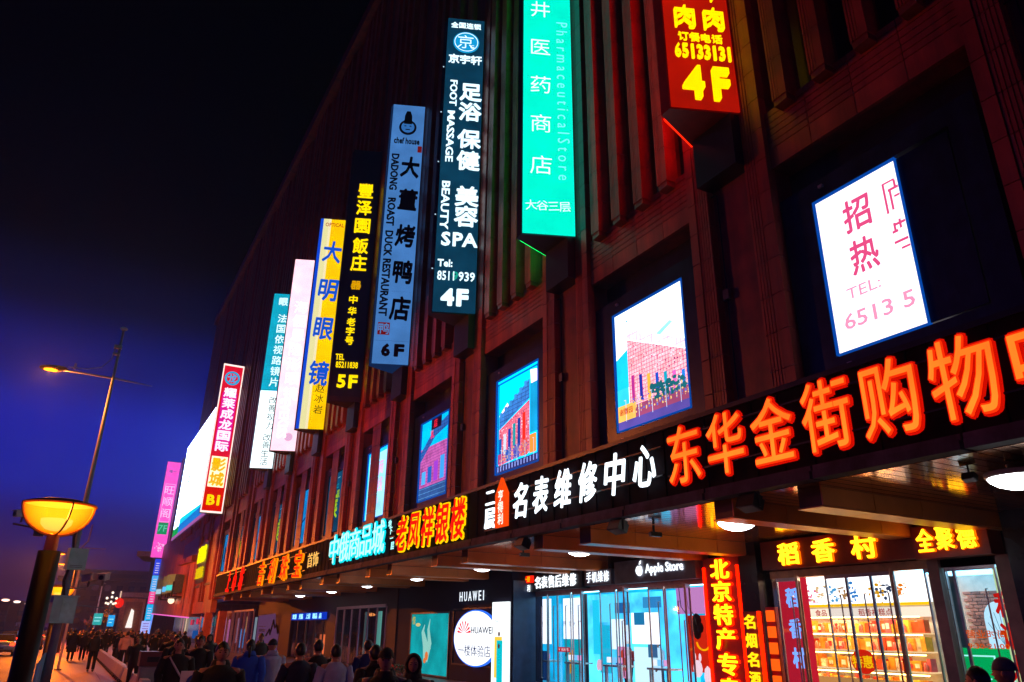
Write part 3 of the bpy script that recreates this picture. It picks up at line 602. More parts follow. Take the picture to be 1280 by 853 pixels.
# dome lights
for i, (yy, xx) in enumerate(((5.47, 11.26), (10.92, 11.38), (17.2, 11.87), (23.8, 12.29), (30.1, 12.46), (36.8, 12.62), (43.8, 12.93), (50.8, 12.95))):
    lb = ['white dome ceiling light at the right edge of the canopy, nearest', 'white dome ceiling light beside the shop sign with three yellow characters', 'white dome ceiling light in front of the grey phone shop sign', 'white dome ceiling light above the small red and white watch sign', 'white dome ceiling light over the white shop name on the dark box wall', 'white dome ceiling light above the cyan wall poster', 'small white dome ceiling light over the tall chrome doors', 'smallest, farthest dome ceiling light under the canopy'][i]
    t = thing('dome_light', lb, 'ceiling light', (xx, yy, 4.25), 'dome lights under the canopy')
    part('stem', MB().lathe([(.12, -.02), (.12, .12)], (xx, yy, 4.11), 12), BLACK, t, True)
    part('base', MB().lathe([(.40, -.07), (.42, -.05), (.42, 0), (.1, 0)], (xx, yy, 4.11), 28, capb=True), pbr('cream_trim', (.5, .45, .42), .4), t, True)
    part('diffuser', MB().lathe([(.0, -.24), (.14, -.225), (.27, -.18), (.36, -.115), (.385, -.072)], (xx, yy, 4.11), 28), emi('#f4fbff', 11.), t, True)
# floodlights under the gutter
for i, (yy, lb) in enumerate(((13.1, 'small black floodlight under the canopy edge, below the heart shaped white character'), (17.2, 'second small black floodlight under the canopy edge, below the white lettering'), (9.3, 'small black floodlight under the canopy edge, below the large orange characters'), (6.1, 'small black floodlight hanging near the right end of the canopy ceiling'))):
    t = thing('floodlight', lb, 'floodlight', (10.0, yy, 4.2), 'floodlights under the canopy edge')
    xx = 10.05 if i < 3 else 11.2
    if i == 3:
        part('lamp_body', MB((xx, yy, 4.14), Vector((1, 0, -.4)).normalized(), Y).box(-.06, .06, -.09, .09, -.05, .05), BLACK, t); part('bracket', MB().box(xx - .01, xx + .01, yy - .01, yy + .01, 4.18, 4.26), BLACK, t); part('lens', MB((xx, yy, 4.14), Vector((1, 0, -.4)).normalized(), Y).box(-.05, .05, -.08, .08, -.056, -.051), pbr('lens_grey', (.2, .2, .22), .1), t); continue
    part('lamp_body', MB((xx, yy, 4.08), Vector((1, 0, -.4)).normalized(), Y).box(-.13, .13, -.2, .2, -.1, .1).box(-.1, .1, -.17, .17, .1, .16), BLACK, t)
    part('bracket', MB().box(xx - .02, xx + .02, yy - .23, yy - .21, 4.0, 4.26).box(xx - .02, xx + .02, yy + .21, yy + .23, 4.0, 4.26), BLACK, t)
    part('lens', MB((xx, yy, 4.08), Vector((1, 0, -.4)).normalized(), Y).box(-.1, .1, -.17, .17, -.112, -.102), pbr('lens_grey', (.2, .2, .22), .1), t)
for yy, lb in ((5.2, 'small black security camera under the glossy ceiling at the right'), (13.4, 'tiny camera on the ceiling near the white dome light by the yellow characters'), (19.3, 'tiny camera on the ceiling in front of the dark watch sign')):
    t = thing('ceiling_camera', lb, 'camera', (11.3, yy, 4.25)); part('mount', MB().box(11.28, 11.32, yy - .02, yy + .02, 4.1, 4.25), BLACK, t)
    part('camera_body', MB().box(11.2, 11.5, yy - .05, yy + .05, 4.0, 4.1), BLACK, t); part('lens', MB((11.2, yy, 4.05), Y, Z).lathe([(.035, 0), (.035, -.03)], (0, 0, 0), 8, True, True), STEEL, t)
# row of light box words on the fascia (channel letters)
def fascia_sign(name, label, chars, y0, y1, zc, h, m_front, m_back=None, core=None, off=.04, boff=.07, shear=0, wid=None, zs=None):
    n = len(chars); mid = (y0 + y1) / 2
    t = thing(name, label, 'sign', (9.97, mid, zc - h / 2), 'glowing sign letters on the canopy fascia'); st = (y0 - y1) / n
    part('rail', MB().box(9.93, 9.98, y1, y0, zc - h * .3, zc - h * .3 + .03).box(9.93, 9.98, y1, y0, zc + h * .3, zc + h * .3 + .03), BLACK, t)
    for i, ch in enumerate(chars):
        y = y0 - (i + .5) * st; z = zc + (zs[i] if zs else 0); q = abs(st) * (wid or .92)
        if m_back: cb_ = text(ch, Vector((9.93, y, z)), SXR, Z, m_back, t, h=h, wid=q * 1.05, off=boff, ext=.02, name='character_base', shear=shear, res=3)
        if core: text(ch, Vector((9.875, y, z)), SXR, Z, core, t, h=h, wid=q * .96, off=.0, ext=.004, name='character_core', shear=shear, res=3)
        text(ch, Vector((9.895, y, z)), SXR, Z, m_front, t, h=h, wid=q, off=off, ext=.012, name='character', shear=shear, res=3)
    return t
OR = emi('#ff3006', 1.2, .35); RD = emi('#d80c00', .9)
fascia_sign('channel_sign', 'row of seven big glowing orange red characters, nearest on the fascia', '东华金街购物中', 11.25, 3.55, 5.22, 1.22, OR, RD, core=emi('#ff6a1c', 1.7, .3), off=.028, boff=.062, wid=.84)
fascia_sign('channel_sign', 'row of six bright white calligraphy characters naming a watch repair centre', '名表维修中心', 17.6, 11.4, 5.2, .98, emi('#eaf6ff', 2.2), None, off=.022, shear=.12, wid=.76)
fascia_sign('channel_sign', 'row of five red characters outlined in yellow, silver jeweller name', '老凤祥银楼', 26.2, 20.35, 5.18, 1.3, emi('#f01408', 1.1), emi('#ffc400', 1.3), off=.018, boff=.07, shear=.08, wid=.92)
fascia_sign('channel_sign', 'row of five cyan edged white tube characters left of the silver jeweller name', '中俄商品城', 34.5, 27.3, 5.3, 1.32, emi('#b8ffff', 1.4), emi('#00c8d8', 1.5), off=-.004, boff=.055, wid=.94)
fascia_sign('channel_sign', 'small stack of cyan characters at the end of the cyan shop sign', '地下一层', 26.9, 26.35, 5.25, .3, emi('#b0ffff', 1.3), None, off=.02, zs=[.42, .14, -.14, -.42], wid=2.4)
fascia_sign('channel_sign', 'row of four ragged orange and yellow neon characters left of the cyan shop sign', '吉利珠宝', 50.3, 38.6, 5.1, 1.45, emi('#ff2408', 1.3), emi('#ff8c00', 1.3), off=.006, boff=.04, shear=.1, wid=.66)
fascia_sign('channel_sign', 'cluster of thin gold neon characters right of the ragged orange neon row', '首饰', 38.2, 36.2, 5.1, .75, emi('#ffc060', 1.1), None, off=-.003, wid=.9)
fascia_sign('channel_sign', 'farthest red neon word on the canopy fascia', '上心坊', 61.2, 54, 5.15, 1.6, emi('#ff1808', 1.2), None, off=.04, shear=.1, wid=.7)
t = thing('channel_sign', 'two small white stacked characters meaning second floor beside the orange plaque', 'sign', (9.97, 18.8, 4.7), 'glowing sign letters on the canopy fascia')
part('rail', MB().box(9.93, 9.98, 18.4, 19.2, 4.6, 4.63), BLACK, t)
text('二', Vector((9.9, 18.8, 5.5)), SXR, Z, emi('#eaf6ff', 1.8), t, h=.55, off=.015, ext=.05, name='character'); text('层', Vector((9.9, 18.8, 4.92)), SXR, Z, emi('#eaf6ff', 1.8), t, h=.62, off=.015, ext=.05, name='character')
t = thing('orange_plaque', 'orange arrow topped plaque with small white characters on the fascia', 'sign', (9.97, 18.0, 4.55))
part('plaque_body', MB((9.9, 18.35, 0), SXR, Z).prism([(0, 4.6), (.66, 4.6), (.66, 5.5), (.33, 5.95), (0, 5.5)], 0, .08), emi('#ff4a08', 1.), t)
for i, ch in enumerate('亨得利'): text(ch, Vector((9.81, 18.02, 5.45 - i * .32)), SXR, Z, emi('#ffe8d8', 1.4), t, h=.32, off=.02, ext=.01, name='character')

# ================================================================== SHOPFRONTS UNDER THE CANOPY
SH = thing('ground_floor', 'dark ground floor wall with shop openings under the canopy', 'building', (16, 30, 0)); 
part('rear_wall', MB().box(21.5, 21.9, -2, 100, 0, 4.3), pbr('interior_wall', (.4, .36, .34), .8), SH)
part('bulkhead', MB().box(16.16, 16.3, -2, 72, 3.42, 4.36), pbr('black_stone', (.02, .012, .014), .25), SH)
part('column', MB().box(15.6, 16.15, 14.45, 15.05, 0, 4.25), pbr('black_stone', (.02, .012, .014), .25), SH)
part('column', MB().box(15.6, 16.6, 2, 8.1, 0, 4.25), pbr('black_stone', (.02, .012, .014), .25), SH)
part('wall_panel', MB().box(15.95, 16.15, 14.3, 16.6, 0, 4.25), pbr('black_stone', (.02, .012, .014), .25), SH)
part('interior_ceiling', MB().box(16.2, 21.5, 8.1, 36, 3.55, 3.6), pbr('white_ceiling', (.7, .7, .7), .7), SH)
part('interior_floor', MB().box(16.0, 21.5, 8.1, 66, .0, .012), pbr('shop_floor', (.35, .33, .32), .25), SH)
def wall_sign(name, label, x, y0, y1, z0, z1, mat, d=.35, group='shop signs under the canopy'):
    t = thing(name, label, 'sign', (x + d / 2, (y0 + y1) / 2, z0), group)
    part('sign_box', MB().box(x, x + d, y1, y0, z0, z1), mat, t); return t
def wtx(t, st, x, y, z, mat, **kw): return text(st, Vector((x, y, z)), SXR, Z, mat, t, **kw)
redb = pbr('dark_red_board', (.22, .02, .012), .35, 0, .2)
yn, yh = emi('#ffc818', 3.2), emi('#ff6a00', 1.6)
t = wall_sign('shop_sign', 'dark red shop sign with three glowing yellow characters over the bakery doors', 15.55, 14.2, 9.9, 3.5, 4.2, redb)
for ch, y in zip('稻香村', (13.25, 12.2, 11.1)):
    wtx(t, ch, 15.50, y, 3.84, yh, h=.56, wid=.72, off=.06, ext=.03, name='character_base'); wtx(t, ch, 15.46, y, 3.84, yn, h=.56, wid=.64, off=.022, ext=.03, name='character')
t = wall_sign('shop_sign', 'smaller dark red shop sign with three crowded yellow characters at the far right', 15.42, 9.88, 8.3, 3.46, 4.12, redb, .48)
for ch, y in zip('全聚德', (9.55, 9.12, 8.68)):
    wtx(t, ch, 15.37, y, 3.82, yh, h=.5, wid=.42, off=.05, ext=.03, name='character_base'); wtx(t, ch, 15.33, y, 3.82, yn, h=.5, wid=.36, off=.018, ext=.03, name='character')
t = wall_sign('vertical_sign', 'tall red glowing vertical sign with four big yellow characters beside the phone shop doors', 15.62, 16.45, 15.1, .25, 3.95, pbr('red_board', (.3, .01, .01), .3), .3)
part('glow_strip', MB().box(15.56, 15.62, 15.1, 15.16, .25, 3.7).box(15.56, 15.62, 16.38, 16.44, .25, 3.7), emi('#ff1000', 5), t)
for ch, z in zip('北京特产专卖', (3.62, 3.04, 2.44, 1.83, 1.2, .6)):
    wtx(t, ch, 15.56, 15.72, z, emi('#ff2000', 2.6), h=.6, wid=.8, off=.055, ext=.03, name='character_base'); wtx(t, ch, 15.51, 15.72, z, emi('#ffb810', 3.), h=.56, wid=.7, off=.026, ext=.03, name='character')
t = wall_sign('vertical_sign', 'narrow red vertical sign with small yellow characters beside the bakery doors', 15.45, 14.95, 14.35, .3, 2.5, pbr('red_board', (.3, .01, .01), .3), .1)
part('glow_strip', MB().box(15.40, 15.45, 14.33, 14.42, .3, 2.5), emi('#ff1800', 4), t)
for i, ch in enumerate('名烟名酒'): wtx(t, ch, 15.40, 14.7, 2.25 - i * .45, emi('#ffc810', 1.6), h=.36, wid=.38, off=.04, ext=.02, name='character')
t = thing('lattice_light', 'column of small orange lit squares between the narrow red sign and the bakery door', 'light', (15.6, 14.15, .3))
for i in range(6): part('lit_square', MB().box(15.55, 15.6, 14.02, 14.26, .35 + i * .38, .62 + i * .38), emi('#ff5a10', 1.3), t)
part('backing', MB().box(15.6, 15.7, 13.98, 14.3, .3, 2.6), pbr('red_board', (.3, .01, .01), .3), t)

# ---- bakery + duck shop (y 8.4 .. 14.1)
def door_set(name, label, leaves, x=15.9, z1=3.3, lintel=(8.3, 14.25), mat=STEEL, leafmat=BRASSY, group='glass shop doors'):
    t = thing(name, label, 'door', (x, (lintel[0] + lintel[1]) / 2, 0), group)
    part('lintel', MB().box(x - .05, x + .12, lintel[0], lintel[1], z1, z1 + .18), leafmat, t)
    for y0, y1, opening in leaves:
        if opening == 0:
            L = MB((x, y0, 0), -Y, Z)
            W_ = y0 - y1
            lf = part('door_leaf', L.box(0, .03, 0, z1, -.02, .02).box(W_ - .03, W_, 0, z1, -.02, .02).box(.03, W_ - .03, z1 - .08, z1, -.02, .02).box(.03, W_ - .03, 0, .2, -.02, .02), mat, t)
            part('glass', MB((x, y0, 0), -Y, Z).box(.03, W_ - .03, .2, z1 - .08, -.004, .004), GLASS, lf)
            if W_ > .5: part('handle', MB((x - .07, y0 - W_ * .72, 0), -Y, Z).tube([(0, .35, -.06), (0, .35, 0), (0, z1 - .45, 0), (0, z1 - .45, -.06)], .017, 6), mat, lf)
        else:
            ang = opening; r = Vector((-math.sin(ang), -math.cos(ang), 0)); W_ = abs(y0 - y1); o = Vector((x, y0, 0))
            L = MB(o, r, Z)
            lf = part('door_leaf', L.box(0, .05, 0, z1, -.025, .025).box(W_ - .05, W_, 0, z1, -.025, .025).box(.05, W_ - .05, z1 - .1, z1, -.025, .025).box(.05, W_ - .05, 0, .2, -.025, .025), leafmat, t)
            part('glass', MB(o, r, Z).box(.05, W_ - .05, .2, z1 - .1, -.004, .004), GLASS, lf)
            part('handle', MB(o, r, Z).tube([(W_ - .2, .7, .03), (W_ - .2, .7, .11), (W_ - .2, 2.3, .11), (W_ - .2, 2.3, .03)], .02, 6), leafmat, lf)
    return t
d = door_set('glass_doors', 'wide glass bakery doors with brassy frames, two leaves swung open', [(14.1, 13.4, 0), (13.38, 12.6, .95), (12.6, 12.0, 0), (12.0, 11.35, 0), (11.35, 10.75, 0), (10.85, 10.0, .95), (10.05, 9.9, 0)])
part('lock_panel', MB((15.9, 13.38, 0), Vector((-math.sin(.95), -math.cos(.95), 0)), Z).box(.1, .74, 1.22, 1.5, .03, .05), emi('#8a0c04', .6), d)
o_ = Vector((15.9, 13.38, 0)); r_ = Vector((-math.sin(.95), -math.cos(.95), 0)).normalized()
text('北京特产专卖', o_ + r_ * .42 + Z * 1.36 + r_.cross(Z) * .055, r_, Z, emi('#ff7818', .9), d, fit=.14, wid=.56, off=.02, ext=.002)
o_ = Vector((15.9, 10.85, 0)); part('lock_panel', MB(o_, r_, Z).box(.1, .8, 1.22, 1.5, .03, .05), emi('#8a0c04', .6), d); text('北京特产专卖', o_ + r_ * .45 + Z * 1.36 + r_.cross(Z) * .055, r_, Z, emi('#ff7818', .9), d, fit=.14, wid=.62, off=.02, ext=.002)
d = door_set('glass_doors', 'glass doors of the duck shop at the far right with opening hours in orange', [(9.6, 9.4, 0), (9.4, 8.55, 0)], lintel=(8.15, 9.8), leafmat=DGREY, mat=STEEL)
part('jamb', MB().box(15.7, 16.0, 8.12, 8.42, 0, 3.46), pbr('pinkish_stone', (.28, .14, .13), .4), d); part('jamb', MB().box(15.75, 16.05, 9.62, 9.86, 0, 3.5), pbr('pinkish_stone', (.28, .14, .13), .4), d)
og = emi('#e05808', .8)
text('营业时间', Vector((15.86, 8.98, 2.0)), SXR, Z, og, d, h=.17, wid=.8, off=.02, ext=.004); text('9:30-21:00', Vector((15.86, 8.98, 1.78)), SXR, Z, og, d, fit=.1, wid=.8, off=.015, ext=.004)
for i, ch in enumerate('和谐大'): text(ch, Vector((16.06, 8.6, 2.55 - i * .58)), SXR, Z, emi('#e01808', .9), d, h=.5, wid=.42, off=.05, ext=.004)
# interior of duck shop
t = thing('duck_shop_interior', 'brick wall with white arches above a green tiled counter seen through the right doors', 'shop interior', (18.2, 8.8, 0))
part('back_wall', MB().box(18.4, 18.5, 5.3, 9.66, 0, 3.5), pbr('mortar', (.6, .45, .4), .8), t)
g = [MB().box(0, .05, 0, .19, 0, .062).mesh('brick', pbr(n_, c_, .8, 0, .3), Vector((0, 0, 0))) for n_, c_ in (('brick_red', (.5, .17, .13)), ('brick_dark', (.32, .11, .09)))]
for j in range(16):
    for i in range(11): share('brick', R.choice(g), t, (18.35 - 18.2, 7.2 - 8.8 + i * .205 + (j % 2) * .1, 1.75 + j * .075))
for y in (8.75, 7.75):
    part('arch', MB((18.33, y, 0), SXR, Z).prism([(-.36, 1.5), (.36, 1.5), (.36, 2.35)] + [(.36 * math.cos(a * math.pi / 10), 2.35 + .36 * math.sin(a * math.pi / 10)) for a in range(1, 10)] + [(-.36, 2.35)], 0, .06), emi('#c8f4ff', 1.1), t)
    g = MB((18.27, y, 0), SXR, Z)
    for a in range(1, 8): g.tube([(0, 1.75, 0), (.32 * math.cos(a * math.pi / 8), 2.1 + .4 * math.sin(a * math.pi / 8), 0)], .008, 4)
    part('arch_ribs', g, emi('#8ac8d8', .7), t)
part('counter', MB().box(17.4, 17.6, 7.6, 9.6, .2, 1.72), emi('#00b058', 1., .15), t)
g = MB((17.37, 9.5, 0), SXR, Z); wg = emi('#b0fff0', 1.2)
g.box(.1, .95, 1.55, 1.58, 0, .02).box(.93, .96, .3, 1.58, 0, .02)
for cx_, cz_ in ((.5, .95), (1.35, 1.1)):
    for a in range(12): g.tube([(cx_, cz_, 0), (cx_ + .34 * math.cos(a * math.pi / 6), cz_ + .34 * math.sin(a * math.pi / 6), 0)], .014, 4)
part('counter_pattern', g, wg, t); part('ceiling', MB().box(16.2, 18.4, 5.3, 9.66, 3.3, 3.35), emi('#88d8f0', 5), t)
for y in (8.6, 9.2): part('downlight', MB().lathe([(.09, 0), (.09, -.02)], (17.3, y, 3.3), 12, True), emi('#ffffff', 3), t)
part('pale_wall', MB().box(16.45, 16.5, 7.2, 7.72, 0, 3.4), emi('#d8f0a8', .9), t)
t.location.y += 1.2
# bakery interior
t = thing('bakery_interior', 'brightly lit bakery wall with food pictures over orange shelves of boxed goods', 'shop interior', (18, 12, 0))
part('back_wall', MB().box(18.6, 18.7, 9.7, 14.9, 0, 3.5), pbr('cream_wall', (.6, .5, .4), .7), t)
part('header_panel', MB().box(18.5, 18.58, 9.75, 14.2, 2.75, 3.5), emi('#fffaf0', 2.2, .15), t)
part('yellow_band', MB().box(18.46, 18.52, 9.75, 14.2, 2.68, 2.75), emi('#ffc010', 1.2), t)
for i, (y, cc, sx_) in enumerate(((13.6, '#30b8e0', .16), (13.3, '#f0609a', .2), (13.0, '#e8c090', .2), (12.55, '#58b0e0', .2), (12.2, '#c08848', .18), (11.85, '#3a90d8', .14), (11.2, '#ffb400', .22), (10.9, '#404a60', .18), (10.5, '#f08018', .2))):
    g = MB((18.47, y, 3.05), SXR, Z)
    for q in range(16): g.ball((R.gauss(0, sx_ * .6), R.gauss(0, .12), 0), (R.uniform(.02, .07), R.uniform(.015, .05), .012), 7, 4)
    part('food_picture', g, emi(cc, .95), t)
part('price_panel', MB().box(18.46, 18.52, 9.8, 14.2, 2.4, 2.64), emi('#ffe8d0', 1.1), t)
text('食品', Vector((18.44, 13.0, 2.52)), SXR, Z, emi('#d04030', .8), t, h=.2, off=.02, ext=.002); text('稻香村糕点', Vector((18.44, 11.3, 2.52)), SXR, Z, emi('#d04030', .8), t, h=.2, off=.02, ext=.002)
shm = emi('#ff7a20', .8); 
for r_i, z in enumerate((2.02, 1.6, 1.15, .7, .25)):
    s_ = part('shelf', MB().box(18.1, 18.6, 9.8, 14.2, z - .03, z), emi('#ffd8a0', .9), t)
    part('added_shelf_light', MB().box(18.02, 18.08, 9.85, 14.15, z + .36, z + .385), emi('#ffc868', 16.), s_)  # glowing strip added above each shelf to light the goods
    y = 9.85
    while y < 14.1:
        wd = R.uniform(.1, .24); hh = R.uniform(.2, .33); cc = R.choice([(.8, .2, .02), (.7, .08, .02), (.85, .35, .05), (.8, .6, .4), (.55, .04, .02), (.8, .3, .03), (.8, .5, .06), (.75, .1, .1)]); dx = R.uniform(0, .12)
        gb = part('goods_box', MB().box(18.12 + dx, 18.42, y, y + wd - R.uniform(.01, .04), z, z + hh), pbr('goods_%02d%02d' % (cc[0] * 99, cc[1] * 99), cc, .35, 0, .2, 9), s_)
        if R.random() < .3: part('goods_jar', MB().lathe([(0, 0), (.05, 0), (.055, .03), (.055, .14), (.035, .17), (.035, .2), (0, .2)], (18.1, y + wd / 2, z), 10), pbr('goods_jar_%d' % R.randrange(3), R.choice([(.7, .1, .05), (.8, .7, .5), (.3, .5, .1)]), .2), s_, True)
        if R.random() < .6: part('box_label', MB().box(18.112 + dx, 18.119 + dx, y + wd * .2, y + wd * .72, z + hh * .3, z + hh * .72), pbr('box_label_%d' % R.randrange(3), R.choice([(.8, .75, .6), (.8, .6, .1), (.6, .05, .05)]), .5), gb)
        y += wd
part('round_sign', MB((17.3, 11.0, 1.35), SXR, Z).prism([(.34 * math.cos(a * math.pi / 12), .28 * math.sin(a * math.pi / 12)) for a in range(24)], 0, .03), emi('#e02008', 1.), t)
text('特惠', Vector((17.24, 11.0, 1.35)), SXR, Z, emi('#ffc000', 1.2), t, h=.3, off=.03, ext=.004)
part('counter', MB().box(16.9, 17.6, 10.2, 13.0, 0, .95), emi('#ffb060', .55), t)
part('red_partition', MB().box(16.45, 16.5, 11.75, 12.9, 0, 3.4), emi('#c81c30', .9), t)
for ch, z in (('稻', 2.85), ('香', 2.1), ('村', 1.4)): text(ch, Vector((16.40, 12.2, z)), SXR, Z, emi('#80b0ff', 1.3), t, h=.5, wid=.4, off=.04, ext=.02, name='character')
text('营业时间', Vector((16.42, 12.62, 2.05)), SXR, Z, emi('#ff6030', .9), t, h=.1, off=.02, ext=.002)
part('ceiling_light_panel', MB().box(16.6, 18.2, 10, 13.9, 3.5, 3.53), emi('#ffe0b0', 22.), t)
t.location.y += 1.9

# ---- phone shop (y 16.6 .. 26.5)
t = wall_sign('shop_sign', 'grey phone shop sign with a white fruit logo and English lettering', 15.5, 20.5, 16.65, 3.43, 4.12, pbr('slate_board', (.15, .14, .2), .4), .4)
wb = emi('#f0f8ff', 1.7)
text('Apple Store', Vector((15.47, 18.0, 3.78)), SXR, Z, wb, t, fit=.36, wid=1.75, off=.02, ext=.02, name='lettering')
g = MB((15.47, 19.12, 3.78), SXR, Z)
g.prism([(-.02 + .15 * math.cos(a) * (1 + .12 * math.cos(2 * a)) * (.86 if -.55 < math.atan2(math.sin(a), math.cos(a)) < .55 else 1), .16 * math.sin(a) * (1.0 if math.sin(a) < 0 or abs(math.cos(a)) > .25 else .88)) for a in [i * math.pi / 16 for i in range(32)]], 0, .03)
g.prism([(-.02, .18), (.03, .28), (.08, .3), (.05, .2)], 0, .03); part('fruit_logo', g, wb, t)
t = wall_sign('shop_sign', 'small grey phone repair sign left of the fruit logo sign', 15.55, 22.3, 20.75, 3.45, 3.95, pbr('slate_board', (.15, .14, .2), .4))
for i, ch in enumerate('手机维修'): wtx(t, ch, 15.52, 22.0 - i * .34, 3.72, wb, h=.38, wid=.30, off=.008, ext=.02, name='character')
t = wall_sign('shop_sign', 'black watch repair sign with white characters and a small red plate', 15.5, 26.7, 22.4, 3.4, 4.0, BLACK)
for i, ch in enumerate('名表售后维修'): wtx(t, ch, 15.46, 25.3 - i * .48, 3.7, wb, h=.46, wid=.42, off=.018, ext=.03, name='character')
for i, ch in enumerate('亨得利'): wtx(t, ch, 15.46, 26.5 - i * .26, 3.52, wb, h=.28, wid=.22, off=.008, ext=.02, name='character')
part('red_plate', MB().box(15.42, 15.5, 25.65, 26.35, 3.72, 3.98), emi('#ff2008', 1.2), t); wtx(t, '一层', 15.4, 26.0, 3.85, emi('#ffb000', 1.3), h=.22, off=.03, ext=.01)
d = door_set('glass_doors', 'wide cyan lit glass doors of the phone shop with red push strips', [(26.5, 25.3, 0), (25.25, 24.6, 0), (24.6, 23.7, 0), (23.6, 22.95, 0), (22.9, 21.95, .7), (21.9, 21.0, 0), (20.9, 20.35, 0), (20.35, 19.4, .8), (19.3, 18.55, 0), (18.5, 17.6, 0), (17.4, 16.75, .95)], lintel=(16.6, 26.6), leafmat=pbr('pink_steel', (.5, .3, .34), .35, .55, .15, 6))
rs = emi('#c01028', .8)
for y0, y1 in ((24.6, 23.7), (22.9, 21.95), (20.35, 19.4)):
    ang = 0 if y0 == 24.6 else (.7 if y0 == 22.9 else .8); r_ = Vector((-math.sin(ang), -math.cos(ang), 0)); o_ = Vector((15.9, y0, 0)); W_ = y0 - y1
    part('push_strip', MB(o_, r_, Z).box(.06, W_ - .06, 1.28, 1.44, .03, .045), rs, d); text('HUAWEI', o_ + r_ * (W_ / 2 + .08) + Z * 1.36 + r_.cross(Z) * .05, r_, Z, emi('#ffc8d8', 1), d, fit=.1, wid=W_ * .5, off=.02, ext=.002)
    g = MB(o_ + r_ * .17 + Z * 1.36, r_, Z)
    for a in range(5): g.prism([(0, -.04), (.06 * math.cos(.5 + a * .53) - .01, .06 * math.sin(.5 + a * .53)), (.06 * math.cos(.65 + a * .53), .06 * math.sin(.65 + a * .53))], .046, .052)
    part('petal_logo', g, emi('#ffc8d8', 1), d)
t = thing('phone_shop_interior', 'cyan and white lit displays inside the phone shop behind the glass', 'shop interior', (17.5, 22, 0))
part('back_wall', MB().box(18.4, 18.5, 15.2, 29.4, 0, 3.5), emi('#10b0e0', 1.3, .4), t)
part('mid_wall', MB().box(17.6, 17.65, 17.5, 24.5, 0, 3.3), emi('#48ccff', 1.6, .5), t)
for y0, y1, z0, z1, x, cc, s_ in ((26.2, 25.1, 1.5, 3.2, 16.9, '#f4faff', 1.7), (24.6, 23.3, 1.7, 3.2, 17.2, '#f0f8ff', 1.7), (24.4, 23.2, .2, 1.7, 17.1, '#00b8c8', .9), (23.0, 22.4, 1.2, 3.1, 17.5, '#20c8f0', 1.1), (22.3, 21.2, 2.3, 3.2, 17.3, '#60e0ff', 1.3),
                               (22.2, 21.6, .6, 2.2, 17.2, '#10c0e0', 1.1), (21.3, 20.6, 1.4, 2.4, 17.1, '#e0f8ff', 1.6), (20.9, 20.2, .5, 1.5, 17.0, '#f090c0', 1.0), (20.4, 19.0, 1.6, 2.6, 17.3, '#ffffff', 1.7), (20.2, 18.9, .3, 1.5, 17.2, '#c8f0ff', 1.2), (19.6, 18.7, 2.75, 3.1, 17.2, '#3898d8', .9), (21.2, 20.4, 2.6, 2.95, 17.2, '#2878c0', .8), (20.0, 19.5, 2.2, 2.6, 17.1, '#2080b8', .9), (19.2, 18.8, 1.2, 1.6, 17.0, '#4080b0', .7), (26.4, 24.9, .2, 1.25, 16.6, '#103a70', .7)):
    dp = part('display_panel', MB().box(x, x + .06, y1, y0, z0, z1), emi(cc, s_), t)
part('dark_gap', MB().box(16.9, 16.95, 22.55, 22.95, 0, 3.3), DGREY, t)
for i, ch in enumerate('让世界变大'): text(ch, Vector((16.88 if i < 2 else 17.18, (25.95, 25.7, 24.5, 24.1, 23.8)[i], 2.25)), SXR, Z, emi('#b0b8c0', .8), t, h=.22, off=.0, ext=.002)
for y, z, cc in ((25.6, .8, '#a01828'), (25.9, .6, '#c0c8d8'), (23.7, .9, '#f0a818'), (20.5, 1.0, '#f05038'), (20.7, .8, '#3858c0'), (21.9, 1.0, '#f8c8e8')):
    g = MB((16.55 if y > 25 else 16.95, y, z), SXR, Z)
    for q in range(4): g.ball((R.uniform(-.1, .1), R.uniform(-.25, .25), 0), (R.uniform(.08, .16), R.uniform(.1, .2), .02), 8, 4)
    part('printed_figure', g, emi(cc, .8), t)
part('ceiling_light_panel', MB().box(16.6, 18.2, 17.5, 26, 3.45, 3.48), emi('#a8ecff', 5), t)
for y_ in (18.2, 20.6, 23.0, 25.2):
    tb = part('display_table', MB().box(16.5, 17.1, y_ - .5, y_ + .5, .86, .92).box(16.55, 16.65, y_ - .45, y_ - .38, 0, .86).box(16.55, 16.65, y_ + .38, y_ + .45, 0, .86), pbr('table_white', (.7, .7, .72), .3), t)
    for q in range(3): part('phone', MB().box(16.62, 16.72, y_ - .35 + q * .3, y_ - .2 + q * .3, .98, 1.16), emi(('#f0a0d0', '#80d0ff', '#ffffff')[q], 1.2), tb)
t.location.y += 1.6
t = thing('promotion_boards', 'lilac and red promotion boards behind the rightmost phone shop door', 'poster', (16.4, 17.5, 0))
